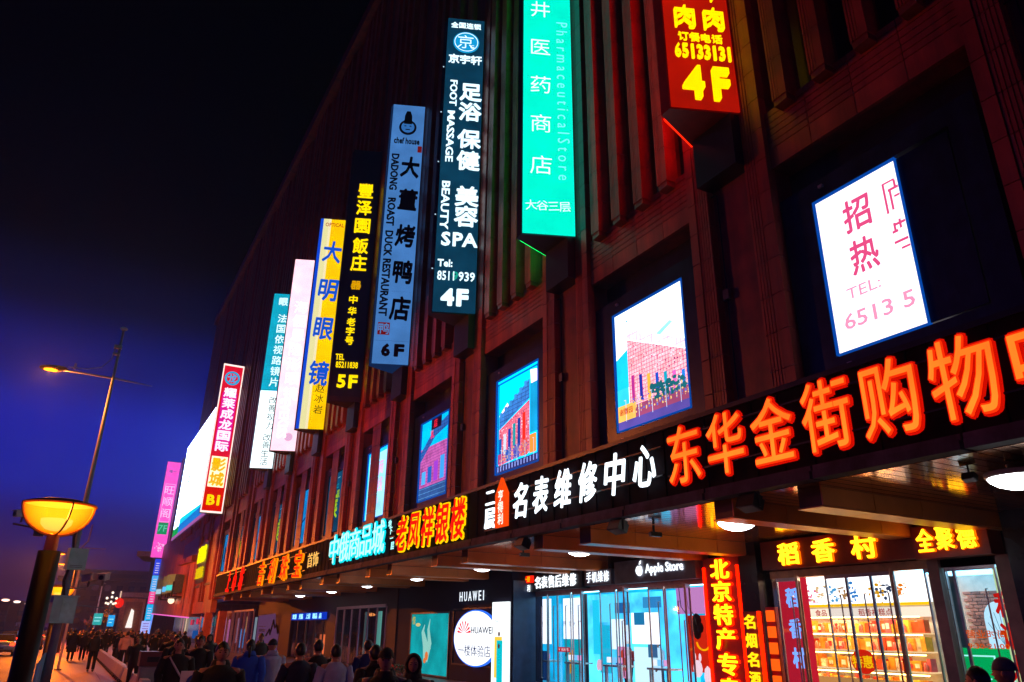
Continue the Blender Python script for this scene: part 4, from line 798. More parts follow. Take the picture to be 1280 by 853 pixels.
# right leaf: pink poster, dark silhouette and red bag
part('pink_board', MB().box(16.3, 16.34, 16.9, 18.45, 2.5, 3.25), emi('#d890d8', .8), t); part('red_board', MB().box(16.32, 16.36, 16.9, 18.1, .9, 2.45), emi('#e02810', .8), t)
g = MB((16.3, 17.55, 2.2), SXR, Z)
for q in range(7): g.ball((R.uniform(-.2, .3), R.uniform(-.3, .25), 0), (.16, .17, .04), 8, 5)
part('hanging_prop', g, pbr('dark_brown', (.03, .01, .01), .8), t)
g = MB((16.3, 17.4, 1.72), SXR, Z)
for a in range(16):
    t0, t1 = math.pi * (1 + a / 16), math.pi * (1 + (a + 1) / 16); g.prism([(r * math.cos(q), .8 * r * math.sin(q)) for r, q in ((.3, t0), (.3, t1), (.24, t1), (.24, t0))], 0, .02)
part('gold_ring_print', g, emi('#ffb000', 1.), t)
g = MB((16.28, 17.7, .8), SXR, Z); g.ball((0, .2, 0), (.2, .24, .03), 10, 6).ball((.12, .5, 0), (.05, .12, .03), 8, 4).ball((-.1, .52, 0), (.05, .12, .03), 8, 4).ball((.4, 0, 0), (.16, .3, .03), 8, 5)
part('white_print', g, emi('#f8d8e8', 1.), t)
for k_y in (18.2, 17.9): part('cable', MB().tube([(16.2, k_y, 3.25), (16.2, k_y - .05, 2.7), (16.2, k_y - .3, 2.45), (16.2, k_y - .35, 2.2)], .012, 5), BLACK, t)

# ---- dark box wall with round sign, poster
KB = pbr('box_wall', (.014, .014, .034), .7, 0, .25, spec=.12)
t = thing('shop_box_wall', 'dark projecting box wall carrying white shop lettering and a round sign', 'wall', (15.4, 29, 0))
part('wall_body', MB().box(14.8, 16.2, 26.15, 31.6, 0, 4.25), KB, t); part('side_panel', MB().box(14.85, 15.85, 26.1, 26.146, .1, 3.8), pbr('side_blue', (.03, .06, .14), .35), t)
part('recess_frame', MB((14.8, 31.3, 0), SXR, Z).box(0, 3.6, .6, .66, 0, .04).box(0, 3.6, 2.8, 2.86, 0, .04).box(0, .06, .66, 2.8, 0, .04), BLACK, t)
t = thing('round_sign', 'round white light box with red petal logo cut by the phone poster', 'sign', (14.75, 29, .6))
part('disc', MB((14.79, 29.0, 1.68), SXR, Z).prism([(1.95 * math.cos(a * math.pi / 24) * .98, 1.04 * math.sin(a * math.pi / 24)) for a in range(48)], 0, .12), emi('#f4f8ff', 1.5), t)
part('glow_ring', MB((14.795, 29.0, 1.68), SXR, Z).prism([(2.0 * math.cos(a * math.pi / 24), 1.09 * math.sin(a * math.pi / 24)) for a in range(48)], 0, .1), emi('#3070ff', 1.2), t)
g = MB((14.66, 29.95, 1.85), SXR, Z)
for a in range(8):
    th = math.pi * (.06 + a * .126); c_, s_ = math.cos(th), math.sin(th); r0, r1 = .08, .46 if 1 < a < 6 else .4
    g.prism([(c_ * r0 * 1.5, s_ * r0), (c_ * r1 * 1.5 - s_ * .05, s_ * r1 + c_ * .05), (c_ * r1 * 1.6, s_ * (r1 + .04)), (c_ * r1 * 1.5 + s_ * .05, s_ * r1 - c_ * .05)], 0, .01)
part('petal_logo', g, emi('#ff3040', 1.), t)
text('HUAWEI', Vector((14.66, 28.35, 1.98)), SXR, Z, emi('#303848', .4), t, fit=.26, wid=1.9, off=.01, ext=.004)
text('一楼体验店', Vector((14.66, 29.0, 1.2)), SXR, Z, emi('#182878', .5), t, h=.46, wid=2.9, off=-.002, ext=.004)
t = thing('wall_letters', 'white glowing capital lettering high on the dark box wall', 'sign', (14.75, 29.3, 3.1))
part('rail', MB().box(14.72, 14.8, 28.1, 30.5, 3.28, 3.31), BLACK, t)
for i, ch in enumerate('HUAWEI'): text(ch, Vector((14.68, 30.38 - (0, .44, .86, 1.32, 1.78, 2.1)[i], 3.32)), SXR, Z, emi('#e8f4ff', 1.4), t, fit=.38, wid=(.27,.26,.3,.4,.22,.06)[i], off=.0, ext=.01, name='character')
t = thing('phone_poster', 'tall white phone advertising light box in front of the round sign', 'light box', (14.5, 26.9, 0))
part('box', MB().box(14.66, 14.79, 26.22, 27.45, .1, 3.02), emi('#f4fcff', 1.5), t)
text('5G', Vector((14.65, 27.1, 2.35)), SXR, Z, emi('#a0b0b8', .8), t, fit=.14, wid=.3, off=0, ext=.003)
part('phone_print', MB((14.66, 27.2, 0), SXR, Z).box(0, .58, .3, 1.75, 0, .012), emi('#ffd848', 1), t); part('phone_print', MB((14.66, 27.0, 0), SXR, Z).box(0, .42, .1, 1.62, 0, .02), emi('#00c8d8', 1), t)
for z in (1.85, 1.42): part('camera_print', MB((14.63, 26.8, z), SXR, Z).prism([(.07 * math.cos(a * math.pi / 8), .09 * math.sin(a * math.pi / 8)) for a in range(16)], 0, .01), pbr('print_navy', (.01, .02, .06), .4), t)
t = thing('wall_poster', 'large cyan lit wall poster of a pale flame like fish', 'poster', (14.8, 34, .05))
part('wall_body', MB().box(14.86, 16.2, 31.62, 38.2, 0, 4.25), pbr('box_wall2', (.016, .015, .03), .7, spec=.12), t); part('frame', MB((14.86, 36.25, 0), SXR, Z).box(0, 4.5, .02, .09, 0, .06).box(0, 4.5, 2.68, 2.76, 0, .06).box(0, .08, .09, 2.68, 0, .06).box(4.42, 4.5, .09, 2.68, 0, .06), DGREY, t)
part('lit_face', MB((14.86, 36.17, 0), SXR, Z).box(0, 4.34, .09, 2.68, 0, .03), emi('#10a0a8', .95, .3), t)
g = MB((14.82, 34.2, 1.1), SXR, Z)
for pts, r_ in ((((-.2, -.5, 0), (-.1, .2, 0), (-.5, .8, 0), (-.3, 1.1, 0)), [.1, .3, .16, .03]), (((.1, -.5, 0), (.35, .3, 0), (.15, .9, 0), (.3, 1.35, 0)), [.08, .22, .12, .02]), (((-.1, -.4, 0), (.1, .0, 0), (.5, .1, 0)), [.1, .16, .04])): g.tube([(a, b_, 0) for a, b_, _ in pts], r_, 6, sq=.05)
part('fish_print', g, emi('#9adcd0', .9), t); g = MB((14.8, 34.1, .85), SXR, Z).ball((0, 0, 0), (.2, .2, .015), 8, 4).ball((-.2, -.2, 0), (.16, .12, .015), 8, 4); part('flame_print', g, emi('#f08040', .9), t)
part('goldfish_print', MB((14.81, 35.3, 2.2), SXR, Z).ball((0, 0, 0), (.3, .08, .01), 10, 4), emi('#e0d088', .9), t); text('惊', Vector((14.81, 35.85, 2.4)), SXR, Z, emi('#d0c010', .9), t, h=.4, off=.01, ext=.003)

# ---- farther fronts
def strip_doors(name, label, y0, y1, x, z1, n, inner, mats, depth=1.6):
    t = thing(name, label, 'door', (x, (y0 + y1) / 2, 0), 'far glass shopfronts under the canopy'); st = (y0 - y1) / n
    part('lintel', MB().box(x - .08, x + .1, y1, y0, z1, z1 + .15), mats, t)
    for i in range(n + 1):
        y = y1 + i * st; part('post', MB().tube([(x - (.25 if i % 2 else 0), y, 0), (x - (.25 if i % 2 else 0), y, z1)], .05, 8), mats, t)
    for i in range(n): part('glass', MB((x, y1 + (i + 1) * st - .06, 0), SXR, Z).box(0, st - .12, .1, z1 - .02, -.01, .01), GLASS, t)
    for (a, b_, z0, zz, cc, s_) in inner: part('display_panel', MB().box(x + depth, x + depth + .05, b_, a, z0, zz), emi(cc, s_), t)
    return t
part('wall_panel', MB().box(14.8, 16.2, 38.2, 39.6, 0, 4.25), pbr('brown_black', (.04, .02, .026), .6, spec=.2), SH); part('wall_panel', MB().box(14.8, 16.2, 48.6, 50.6, 0, 4.25), pbr('brown_black', (.04, .02, .026), .6, spec=.2), SH)
part('wall_header', MB().box(14.8, 16.2, 39.6, 48.6, 3.15, 4.25), pbr('brown_black', (.04, .02, .026), .6, spec=.2), SH); part('wall_header', MB().box(14.8, 16.2, 50.6, 60, 3.05, 4.25), pbr('brown_black', (.04, .02, .026), .6, spec=.2), SH)
part('wall_panel', MB().box(14.8, 16.2, 60, 72, 0, 4.25), pbr('brown_black', (.04, .02, .026), .6, spec=.2), SH); part('wall_panel', MB().box(20, 20.2, 38, 96, 0, 3.9), pbr('brown_black', (.04, .02, .026), .6, spec=.2), SH)
strip_doors('glass_doors', 'tall chrome barred glass shopfront right of the blue lit shop sign', 48.4, 39.7, 14.8, 3.1, 12, [(43.2, 42.1, .1, 2.3, '#10a8e8', 1.), (41.9, 40.7, .1, 2.3, '#18b0f0', 1.), (47.8, 47.2, .3, 3, '#506868', .6), (45.4, 44.8, .1, 3, '#68b0a0', .8), (40.4, 40.0, .5, 3, '#a09010', .7), (46.6, 45.9, .2, 1.2, '#384850', .6)], pbr('pink_steel', (.5, .3, .34), .35, .55, .15, 6))
strip_doors('glass_doors', 'shopfront under the small blue lit sign with bright goods inside', 58.9, 51.2, 14.8, 2.5, 7, [(57.5, 56, .3, 1.6, '#f07040', .9), (55.4, 54.6, .4, 1.8, '#d8c8a0', .9), (53.8, 52.6, .5, 2.1, '#f0e8d0', 1.2), (52.4, 51.6, .3, 1.9, '#c0e0d0', 1.0), (58.6, 57.8, .3, 1.3, '#a05030', .8)], DGREY)
t = thing('light_box_sign', 'small bright blue light box sign over a far shopfront', 'sign', (14.7, 54.7, 2.5)); part('box', MB().box(14.55, 14.78, 50.6, 59, 2.55, 3.0), emi('#0838c8', .9), t)
for y, s_ in ((58, '欢迎'), (56.2, '光临'), (54.3, '上层'), (52.6, '精品'), (51.3, '店')): text(s_, Vector((14.53, y, 2.78)), SXR, Z, emi('#a0e8ff', 1.5), t, h=.36, wid=1.1 if len(s_) > 1 else .6, off=.03, ext=.01)
t = thing('pale_poster', 'lilac poster with a dark mountain outline on the far dark wall', 'poster', (14.7, 67, .2)); part('sheet', MB((14.79, 71.4, 0), SXR, Z).prism([(0, .3), (8, .3), (8, 1.6), (6.6, 2.2), (6.2, 3.1), (0, 3.0)], 0, .05), emi('#7a4a78', .5), t)
g = MB((14.7, 71.4, 0), SXR, Z); g.tube([(4, 1.4, 0), (5, 1.9, 0), (5.4, 1.5, 0), (6.2, 2.6, 0), (6.8, 2.0, 0), (7.4, 2.2, 0), (8, 1.6, 0)], .07, 5).box(.8, 3.4, 2.1, 2.14, 0, .02).box(.8, 3, 1.5, 1.54, 0, .02); part('outline_print', g, BLACK, t)
text('CENTERS BOND', Vector((14.72, 69.3, 1.8)), SXR, Z, BLACK, t, fit=.24, wid=2.4, off=.02, ext=.01)
# red columns and glass beyond
for y, lb in ((76, 'slim orange lit red column nearest beyond the canopy end'), (84.3, 'slim orange lit red column beside the far glass corner')):
    t = thing('column', lb, 'column', (12.4, y, 0)); part('shaft', MB().box(12.1, 12.75, y - .45, y + .45, 0, 3.4), pbr('orange_stone', (.4, .09, .04), .5), t); part('base', MB().box(12.05, 12.8, y - .5, y + .5, 0, .3), STONE2, t)
strip_doors('glass_doors', 'pale silver barred glass front behind the blue jacketed pedestrian', 75.5, 66.8, 13.4, 3.3, 10, [(74, 73, .3, 2.9, '#8898a8', .7), (71, 70, .4, 2.6, '#485868', .6), (68, 67.4, .2, 3.1, '#c8c8ff', .9)], STEEL)
strip_doors('glass_doors', 'silver barred glass front with a bright blue panel between the red columns', 83.7, 76.6, 13.4, 3.3, 8, [(80, 78.2, .2, 1.9, '#10a0f0', .9), (82.9, 81.6, .6, 2.9, '#b888a8', .6), (78, 77.2, 1.6, 3, '#c89868', .7)], STEEL)
strip_doors('glass_doors', 'violet lit glass front under the end of the department store', 95.5, 85.1, 13.4, 3.6, 8, [(94, 91, .5, 3.3, '#6a58d8', .8), (90, 88.4, .4, 3, '#b0a8ff', .9), (87.6, 86, .5, 2.8, '#e080c0', .7)], STEEL)

# ================================================================== ANNEX, BIG SCREEN, FAR SIGNS
t = thing('annex_building', 'brown stone corner building with overhanging wall beyond the department store', 'building', (13, 120, 0))
AB = t
part('wall', MB((12.2, 143, 0), SXR, Z).prism([(0, 4.1), (46, 3.1), (46, 15), (0, 15)], -12, 0), STONE3, t)
part('edge_light', MB((12.15, 143, 0), SXR, Z).prism([(-.1, 3.95), (46, 2.95), (46, 3.09), (-.1, 4.09)], -.1, .05), emi('#ff70d0', 1.), t)
part('recess', MB((12.17, 112, 0), SXR, Z).box(0, 14, 10.2, 12.3, 0, .02), DARKW, t); part('ledge', MB((12.2, 112, 0), SXR, Z).prism([(0, 9.7), (14, 9.3), (14, 10.0), (0, 10.2)], 0, .6), STONE2, t)
part('pillar', MB((13.2, 143.2, 0), SXR, Z).box(0, 2.6, 4, 30, -.5, .5), pbr('lilac_stone', (.25, .2, .33), .5), t)
part('upper_wall', MB((12.6, 128, 0), SXR, Z).box(0, 10, 15, 28, -8, 0), STONE2, t)
part('ground_glass_wall', MB((15.5, 140, 0), SXR, Z).box(0, 44, 0, 4, -.1, 0), pbr('night_glass', (.02, .03, .06), .15), t)
for y, z0, z1, wd, cc, s_ in ((104, .6, 3.2, 5, '#00c8e8', 1.2), (104, 3.2, 3.5, 5, '#f040c0', 1.1), (112, .6, 1.6, 7, '#0850a0', .8), (113, 2.4, 3.1, 1.4, '#e02048', 1.), (118.5, 2.3, 3, 1.2, '#e02048', .9), (124, .3, 3.6, 1.0, '#e0c0a0', .9), (127, .3, 3.6, .6, '#c08080', .8), (130, .3, 3.6, .6, '#a07080', .8)):
    part('lit_panel', MB((15.4, y + wd / 2, 0), SXR, Z).box(0, wd, z0, z1, 0, .05), emi(cc, s_), t)
t = thing('giant_led_screen', 'giant glowing white led screen with green and blue stripes along its foot', 'screen', (11.8, 112, 14.3))
part('cabinet', MB((11.95, 128.6, 0), SXR, Z).box(0, 34, 14.3, 29.2, -.8, 0), pbr('lilac_frame', (.3, .24, .4), .4), t)
part('display', MB((11.9, 128, 0), SXR, Z).box(0, 33, 16.0, 29, -.03, .03), emi('#c4d6ff', 9, .25), t)
for i, (a, b_, cc) in enumerate(((0, 7, '#00a048'), (7, 33, '#0878d8'))): part('stripe', MB((11.85, 128, 0), SXR, Z).box(a, b_, 14.9, 15.98, -.03, .03), emi(cc, 1.1), t)
part('stripe', MB((11.84, 128, 0), SXR, Z).prism([(7, 15.98), (33, 15.98), (33, 16.2), (7, 17.0)], -.03, .03), emi('#00c8e8', 1.3), t); part('foot_trim', MB((11.85, 128.6, 0), SXR, Z).box(0, 34, 14.45, 14.85, -.03, .03), emi('#c870c8', .7), t)
part('cyan_mark', MB((11.85, 118.8, 0), SXR, Z).prism([(0, 21.6), (1.4, 21.8), (1.6, 23.9), (.7, 24.1)], 0, .05), emi('#00b8f0', 1.2), t)
g = MB((11.85, 114, 0), SXR, Z)
for r_i in range(3):
    for i in range(14): g.box(i * .45 + r_i * .5, i * .45 + .22 + r_i * .5, 23.2 - r_i * .9 + i * .09, 23.6 - r_i * .9 + i * .09, 0, .02)
part('small_text', g, emi('#c8c090', 1.4), t, stuff=True)
# yellow two-row sign
t = thing('neon_sign', 'yellow two row neon sign on the brown wall under the giant screen', 'sign', (11.9, 92.5, 7.4))
part('backing', MB((12.1, 95.4, 0), SXR, Z).box(0, 6.0, 6.6, 11, -.03, 0), DARKW, t)
text('西单图书', Vector((11.95, 92.4, 9.7)), SXR, Z, emi('#fff000', 1.2), t, h=1.9, wid=5.6, off=.03, ext=.03); text('王府井店', Vector((11.95, 92.4, 7.7)), SXR, Z, emi('#e8c800', 1.), t, h=1.3, wid=5.6, off=.02, ext=.03)
for y, cc, lb in ((108, '#40d8d0', 'nearest of the three stage floodlights on the brown wall, greenish lens'), (112.5, '#60c0ff', 'middle stage floodlight on the brown wall with a blue glint'), (121, '#a8c8d8', 'farthest stage floodlight on the brown wall, pale housing')):
    t = thing('stage_floodlight', lb, 'floodlight', (11.6, y, 6), 'stage floodlights on the annex wall'); fr = MB((11.2, y, 7.2), Vector((.3, -.95, 0)).normalized(), Z)
    part('lamp_body', fr.prism([(-1.0, -1.1), (1.0, -1.1), (1.2, 1.1), (-1.2, 1.1)], -.8, .5), pbr('teal_case', (.12, .3, .3), .4), t); part('lens', MB((11.2, y, 7.2), Vector((.3, -.95, 0)).normalized(), Z).box(-.9, .9, -.85, -.2, .52, .56), emi(cc, 1.1), t)
    part('bracket', MB().box(10.9, 11.1, y - 1.4, y - 1.25, 5.6, 7.4).box(10.9, 11.1, y + 1.25, y + 1.4, 5.6, 7.4).box(10.9, 12.2, y - 1.4, y + 1.4, 5.5, 5.65), BLACK, t)
t = thing('wall_bulb', 'small warm bulb glowing below the stage floodlights', 'light', (11.8, 113, 5.1)); part('bulb', MB().ball((11.7, 113, 5.3), .42, 10, 7), emi('#ffd8b0', 2), t); part('socket', MB().box(11.7, 12.2, 112.8, 113.2, 5.3, 5.7), BLACK, t)
# pink blade sign + light box strip
t = thing('pink_sign', 'pink vertical restaurant sign with a green 7F plate, standing before the giant screen', 'sign', (11.4, 143.4, 13), 'vertical blade signs along the facade')
part('housing', MB().box(10.4, 12.65, 143.62, 144.2, 13, 29.6), pbr('plum', (.2, .05, .15), .5), t); part('face_panel', MB().box(10.45, 12.6, 143.55, 143.6, 13.05, 29.5), emi('#ff50c8', 1.15, .1), t)
g = MB((10.45, 143.5, 0), X, Z)
for a in ((.3, 1.9, 25.5, 25.6), (.3, 1.9, 19, 19.1), (.3, .38, 19.1, 25.5), (1.82, 1.9, 19.1, 25.5)): g.box(*a, 0, .03)
part('border_line', g, emi('#ffa8e8', 1.1), t)
for ch, z in zip('旺顺阁', (24.5, 22.5, 20.5)): text(ch, Vector((11.55, 143.48, z)), X, Z, emi('#ffc8f0', 1.2), t, h=1.7, off=.0, ext=.01, name='character')
part('green_plate', MB().box(10.75, 12.3, 143.45, 143.52, 16.9, 18.9), emi('#00985a', .9), t); text('7F', Vector((11.52, 143.42, 17.9)), X, Z, emi('#60d8b0', 1), t, fit=1.1, off=.0, ext=.01)
text('唯一', Vector((11.55, 143.48, 27.8)), X, Z, emi('#5060a0', .8), t, h=.6, off=.02, ext=.01)
g = MB((11.6, 143.5, 14.6), X, Z)
for i in range(26): a, r_ = R.uniform(0, 6.28), R.uniform(0, .8); g.ball((r_ * math.cos(a), r_ * math.sin(a) * 1.3, 0), (.13, .13, .02), 6, 3)
part('floral_print', g, emi('#ffc0f0', 1.1), t, stuff=True)
t = thing('light_box_column', 'slim column of stacked blue and pink light boxes under the pink sign', 'light box', (11.9, 143.4, 0))
for z0, z1, cc, dx in ((10.2, 12.8, '#2040d8', 0), (7.6, 10.1, '#48a8f0', 0), (5.6, 7.5, '#f83890', 0), (3.0, 5.5, '#00b0f0', 0), (.6, 2.9, '#a8b8ff', -.35)):
    bx = part('light_box', MB().box(11.3 + dx, 12.25, 143.3, 143.8, z0, z1), emi(cc, 1.1), t)
    g = MB()
    for q in range(5): g.box(11.5 + dx, 12.05, 143.25, 143.3, z0 + .3 + q * .38, z0 + .42 + q * .38)
    part('print', g, emi('#e8e0ff' if cc != '#a8b8ff' else '#9060c0', .9), bx)

# ================================================================== FAR BACKGROUND
FB = pbr('far_hotel_stone', (.17, .09, .11), .8, 0, .2, .05)
t = thing('far_hotel', 'large faint hotel block with a heavy cornice closing the far end of the street', 'building', (20, 350, 0))
part('wall', MB().box(-4, 72, 350, 370, 0, 19), FB, t); part('cornice', MB().box(-6, 74, 347, 371, 19.2, 20.2), pbr('far_cornice', (.25, .13, .1), .8), t); part('attic', MB().box(-2, 70, 351, 369, 20.2, 22), FB, t); part('roof', MB().box(-4, 72, 350, 370, 22, 23.3), pbr('far_roof', (.2, .09, .12), .8), t)
wm = MB().box(0, 2.2, 0, .3, 0, 2.0).mesh('window', pbr('far_window', (.05, .03, .05), .2), Vector((0, 0, 0)))
wl = MB().box(0, 2.2, 0, .3, 0, 2.0).mesh('window', emi('#3a1c30', .5), Vector((0, 0, 0)))
for j in range(4):
    for i in range(17): share('window', wl if R.random() < .3 else wm, t, (-22 + i * 4.3, -.25, 3 + j * 4.1))
for x0, x1, y, h, cc in ((-190, -100, 420, 14, (.16, .08, .09)), (-100, -45, 440, 20, (.14, .07, .1)), (-45, -8, 400, 11, (.2, .08, .06)), (75, 130, 360, 26, (.12, .06, .08))):
    t = thing('far_block', {-190: 'long low dark block far off at the left edge of the street', -100: 'taller dim block far beyond the traffic', -45: 'low reddish block behind the far street lamps', 75: 'dim block behind the annex at the street end'}[x0], 'building', ((x0 + x1) / 2, y, 0))
    part('wall', MB().box(x0, x1, y, y + 20, 0, h), pbr('far_wall_%d' % abs(x0), cc, .8, 0, .2, .05), t); part('roof', MB().box(x0 - 1, x1 + 1, y - 1, y + 21, h + .02, h + 1), FB, t)
    for i in range(int((x1 - x0) / 6)):
        for j in range(int(h / 5)): share('window', wl if R.random() < .35 else wm, t, (x0 + 2 + i * 6 - (x0 + x1) / 2, -.2, 1.5 + j * 4.5))
# gate with white lit panel at street end
t = thing('lit_gateway', 'small lit gateway with pale frame and glowing white panel beyond the crowd', 'pavilion', (10.5, 165, 0))
part('lit_panel', MB((0, 165, 0), X, Z).prism([(9.9, 1.8), (11.0, 1.8), (10.9, 4.8), (10.4, 5.2)], 0, .2), emi('#fff0e8', 1.2), t)
part('side_wall', MB().box(9.2, 12.2, 165.3, 165.5, 0, 6.4), pbr('gate_wall', (.3, .13, .08), .6), t); part('frame', MB().box(8.4, 9.2, 164.6, 165.4, 0, 6.4).box(12.2, 12.6, 164.6, 165.4, 0, 6.4).box(8.4, 12.6, 164.6, 165.4, 6.4, 7.0), pbr('warm_frame', (.5, .25, .12), .5), t)
part('roof_band', MB().box(7.8, 14.6, 163, 167, 7.2, 8.0), pbr('pale_roof', (.35, .3, .4), .5), t); part('white_tube', MB().tube([(12.9, 164, .2), (13.2, 164, 7)], .12, 6).tube([(14, 164, .2), (14.3, 164, 8.4)], .18, 6), emi('#7098ff', 1.1), t); part('base_panel', MB().box(9, 12, 164.4, 164.6, 0, 1), emi('#c0501c', .6), t)
t = thing('red_lantern', 'red round lantern at the corner of the lit gateway', 'lantern', (8, 163, 6)); part('lantern_body', MB().ball((8, 163, 6.1), (.8, .8, .9), 10, 8), emi('#f01808', 1.1), t); part('hook', MB().box(7.9, 8.1, 162.9, 163.1, 7, 8.2), emi('#f8d0b0', .9), t)
t = thing('corner_cornice', 'warm lit stone cornice of a building corner left of the pink sign', 'building', (15, 200, 0)); part('wall', MB().box(16, 24, 200, 215, 0, 17.5), pbr('corner_stone', (.26, .1, .05), .7), t); part('cornice', MB().prism([(11.5, 199), (24, 199), (24, 216), (14.5, 216)], 17.5, 18.6), pbr('corner_gold', (.6, .3, .1), .6), t)
# globe lamp
t = thing('globe_lamp', 'ornate street lamp with a cluster of nine round white globes', 'street lamp', (6.1, 150, 0)); part('pole', MB().tube([(6.1, 150, 0), (6.1, 150, 6.2)], .12, 8), POLEM, t)
for dx, dz in ((0, 7.6), (-.9, 6.7), (0, 6.9), (.9, 6.7), (-.5, 5.8), (0, 6.1), (.5, 5.8), (-.9, 5.9), (.9, 5.9)): part('globe', MB().ball((6.1 + dx * .8, 149.9, dz - .2), .2, 10, 7), emi('#ffe8d0', 1.8), t); 
part('arm', MB().tube([(5.2, 150, 6.5), (7, 150, 6.5)], .05, 5).tube([(5.4, 150, 5.6), (6.8, 150, 5.6)], .05, 5), POLEM, t)
# tree wrapped with orange lights
def tree(x, y, h, label, crown, lights):
    t = thing('street_tree', label, 'tree', (x, y, 0)); g = MB().tube([(x, y, 0), (x + .1, y, h * .35), (x - .05, y, h * .6)], [.2, .15, .1], 7)
    limbs = []
    for i in range(9):
        a = R.uniform(0, 6.28); e = Vector((x + math.cos(a) * h * .22, y + math.sin(a) * h * .22, h * R.uniform(.6, .98))); s0 = Vector((x, y, h * R.uniform(.3, .55))); limbs.append((s0, e)); g.tube([s0, (s0 + e) / 2 + Vector((0, 0, .15)), e], [.07, .045, .02], 5)
    part('trunk', g, pbr('bark', (.1, .06, .04), .8), t); g = MB(); L = MB()
    for s0, e in limbs:
        for q in range(70 if lights else 26):
            f = R.uniform(.15, 1.05); p = s0.lerp(e, f) + Vector((R.gauss(0, .12), R.gauss(0, .12), R.gauss(0, .12))) * h * .16; r_ = R.uniform(.05, .11)
            (L if (lights and q % 3 == 0) else g).add([tuple(p + Vector((R.uniform(-1, 1), R.uniform(-1, 1), R.uniform(-1, 1))) * r_) for _ in range(3)], [(0, 1, 2)])
    part('crown', g, crown, t)
    if lights: part('fairy_light', L, emi(lights, 1.6), t, stuff=True)
tree(5.4, 145, 6.2, 'small bare tree wrapped in glowing orange fairy lights', pbr('leaf_orange', (.2, .05, .01), .7), '#ff7a10')
tree(3.6, 160, 5.0, 'bare tree with few warm lights behind the blue information board', pbr('leaf_dark', (.1, .04, .03), .7), '#c04010')
for x, y, z0, z1, wd, cc, lb in ((4.3, 140, 2.2, 3.9, 1.25, '#18a8a8', 'teal lit information board on legs above the crowd'), (6.3, 142, 2.0, 3.7, .95, '#00a8f8', 'bright blue lit information board, right of the teal one')):
    t = thing('information_board', lb, 'sign', (x, y, 0)); part('face', MB().box(x - wd / 2, x + wd / 2, y, y + .2, z0, z1), emi(cc, 1.), t); part('leg', MB().box(x - wd / 2 + .1, x - wd / 2 + .25, y + .02, y + .18, 0, z0), DGREY, t); part('leg', MB().box(x + wd / 2 - .25, x + wd / 2 - .1, y + .02, y + .18, 0, z0), DGREY, t)
    part('print', MB().box(x - wd / 2 + .15, x + wd / 2 - .15, y - .03, y - .002, z0 + 1.0, z0 + 1.15).box(x - wd / 2 + .15, x + wd / 2 - .3, y - .03, y - .002, z0 + .5, z0 + .65), emi('#a0f0f0', 1), t)
t = thing('flag_pole', 'thin pale pole standing left of the globe lamp', 'pole', (4.1, 145, 0)); part('shaft', MB().tube([(4.1, 145, 0), (4.1, 145, 8.6)], [.14, .09], 8), pbr('pale_pole', (.6, .45, .5), .5), t); part('finial', MB().ball((4.3, 145, 8.6), (.35, .15, .1), 8, 5), STEEL, t)

# ================================================================== STREET LAMPS AND POLE
def spot(name, loc, c, wts, r=.1, par=None):
    l = D.lights.new(name, 'SPOT'); l.energy = wts; l.color = lin(c)[:3]; l.shadow_soft_size = r; l.spot_size = rad(168); l.spot_blend = .35
    o = D.objects.new(name, l); COL.objects.link(o); o.location = Vector(loc) - (wloc(par) if par else Vector((0, 0, 0))); o.parent = par; return o
def point(name, loc, c, wts, r=.1, par=None):
    l = D.lights.new(name, 'POINT'); l.energy = wts; l.color = lin(c)[:3]; l.shadow_soft_size = r; o = D.objects.new(name, l); COL.objects.link(o); o.location = Vector(loc) - (wloc(par) if par else Vector((0, 0, 0))); o.parent = par; return o
def bowl_mat():
    mt = D.materials.new('amber_glass'); mt.use_nodes = True; n = mt.node_tree; n.nodes.clear(); o = n.nodes.new('ShaderNodeOutputMaterial'); e = n.nodes.new('ShaderNodeEmission'); t = n.nodes.new('ShaderNodeBsdfTransparent'); mx = n.nodes.new('ShaderNodeMixShader')
    lw = n.nodes.new('ShaderNodeLayerWeight'); r = n.nodes.new('ShaderNodeValToRGB'); r.color_ramp.elements[0].color = lin('#ffba14'); r.color_ramp.elements[1].color = lin('#ff5a00'); r.color_ramp.elements[0].position = .12; r.color_ramp.elements[1].position = .8
    n.links.new(lw.outputs['Facing'], r.inputs[0]); n.links.new(r.outputs[0], e.inputs[0]); e.inputs[1].default_value = 1.7; t.inputs[0].default_value = (1, .8, .4, 1); mx.inputs[0].default_value = .75
    n.links.new(t.outputs[0], mx.inputs[1]); n.links.new(e.outputs[0], mx.inputs[2]); n.links.new(mx.outputs[0], o.inputs[0]); return mt
AMB = bowl_mat(); COP = emi('#c83c00', .85); 
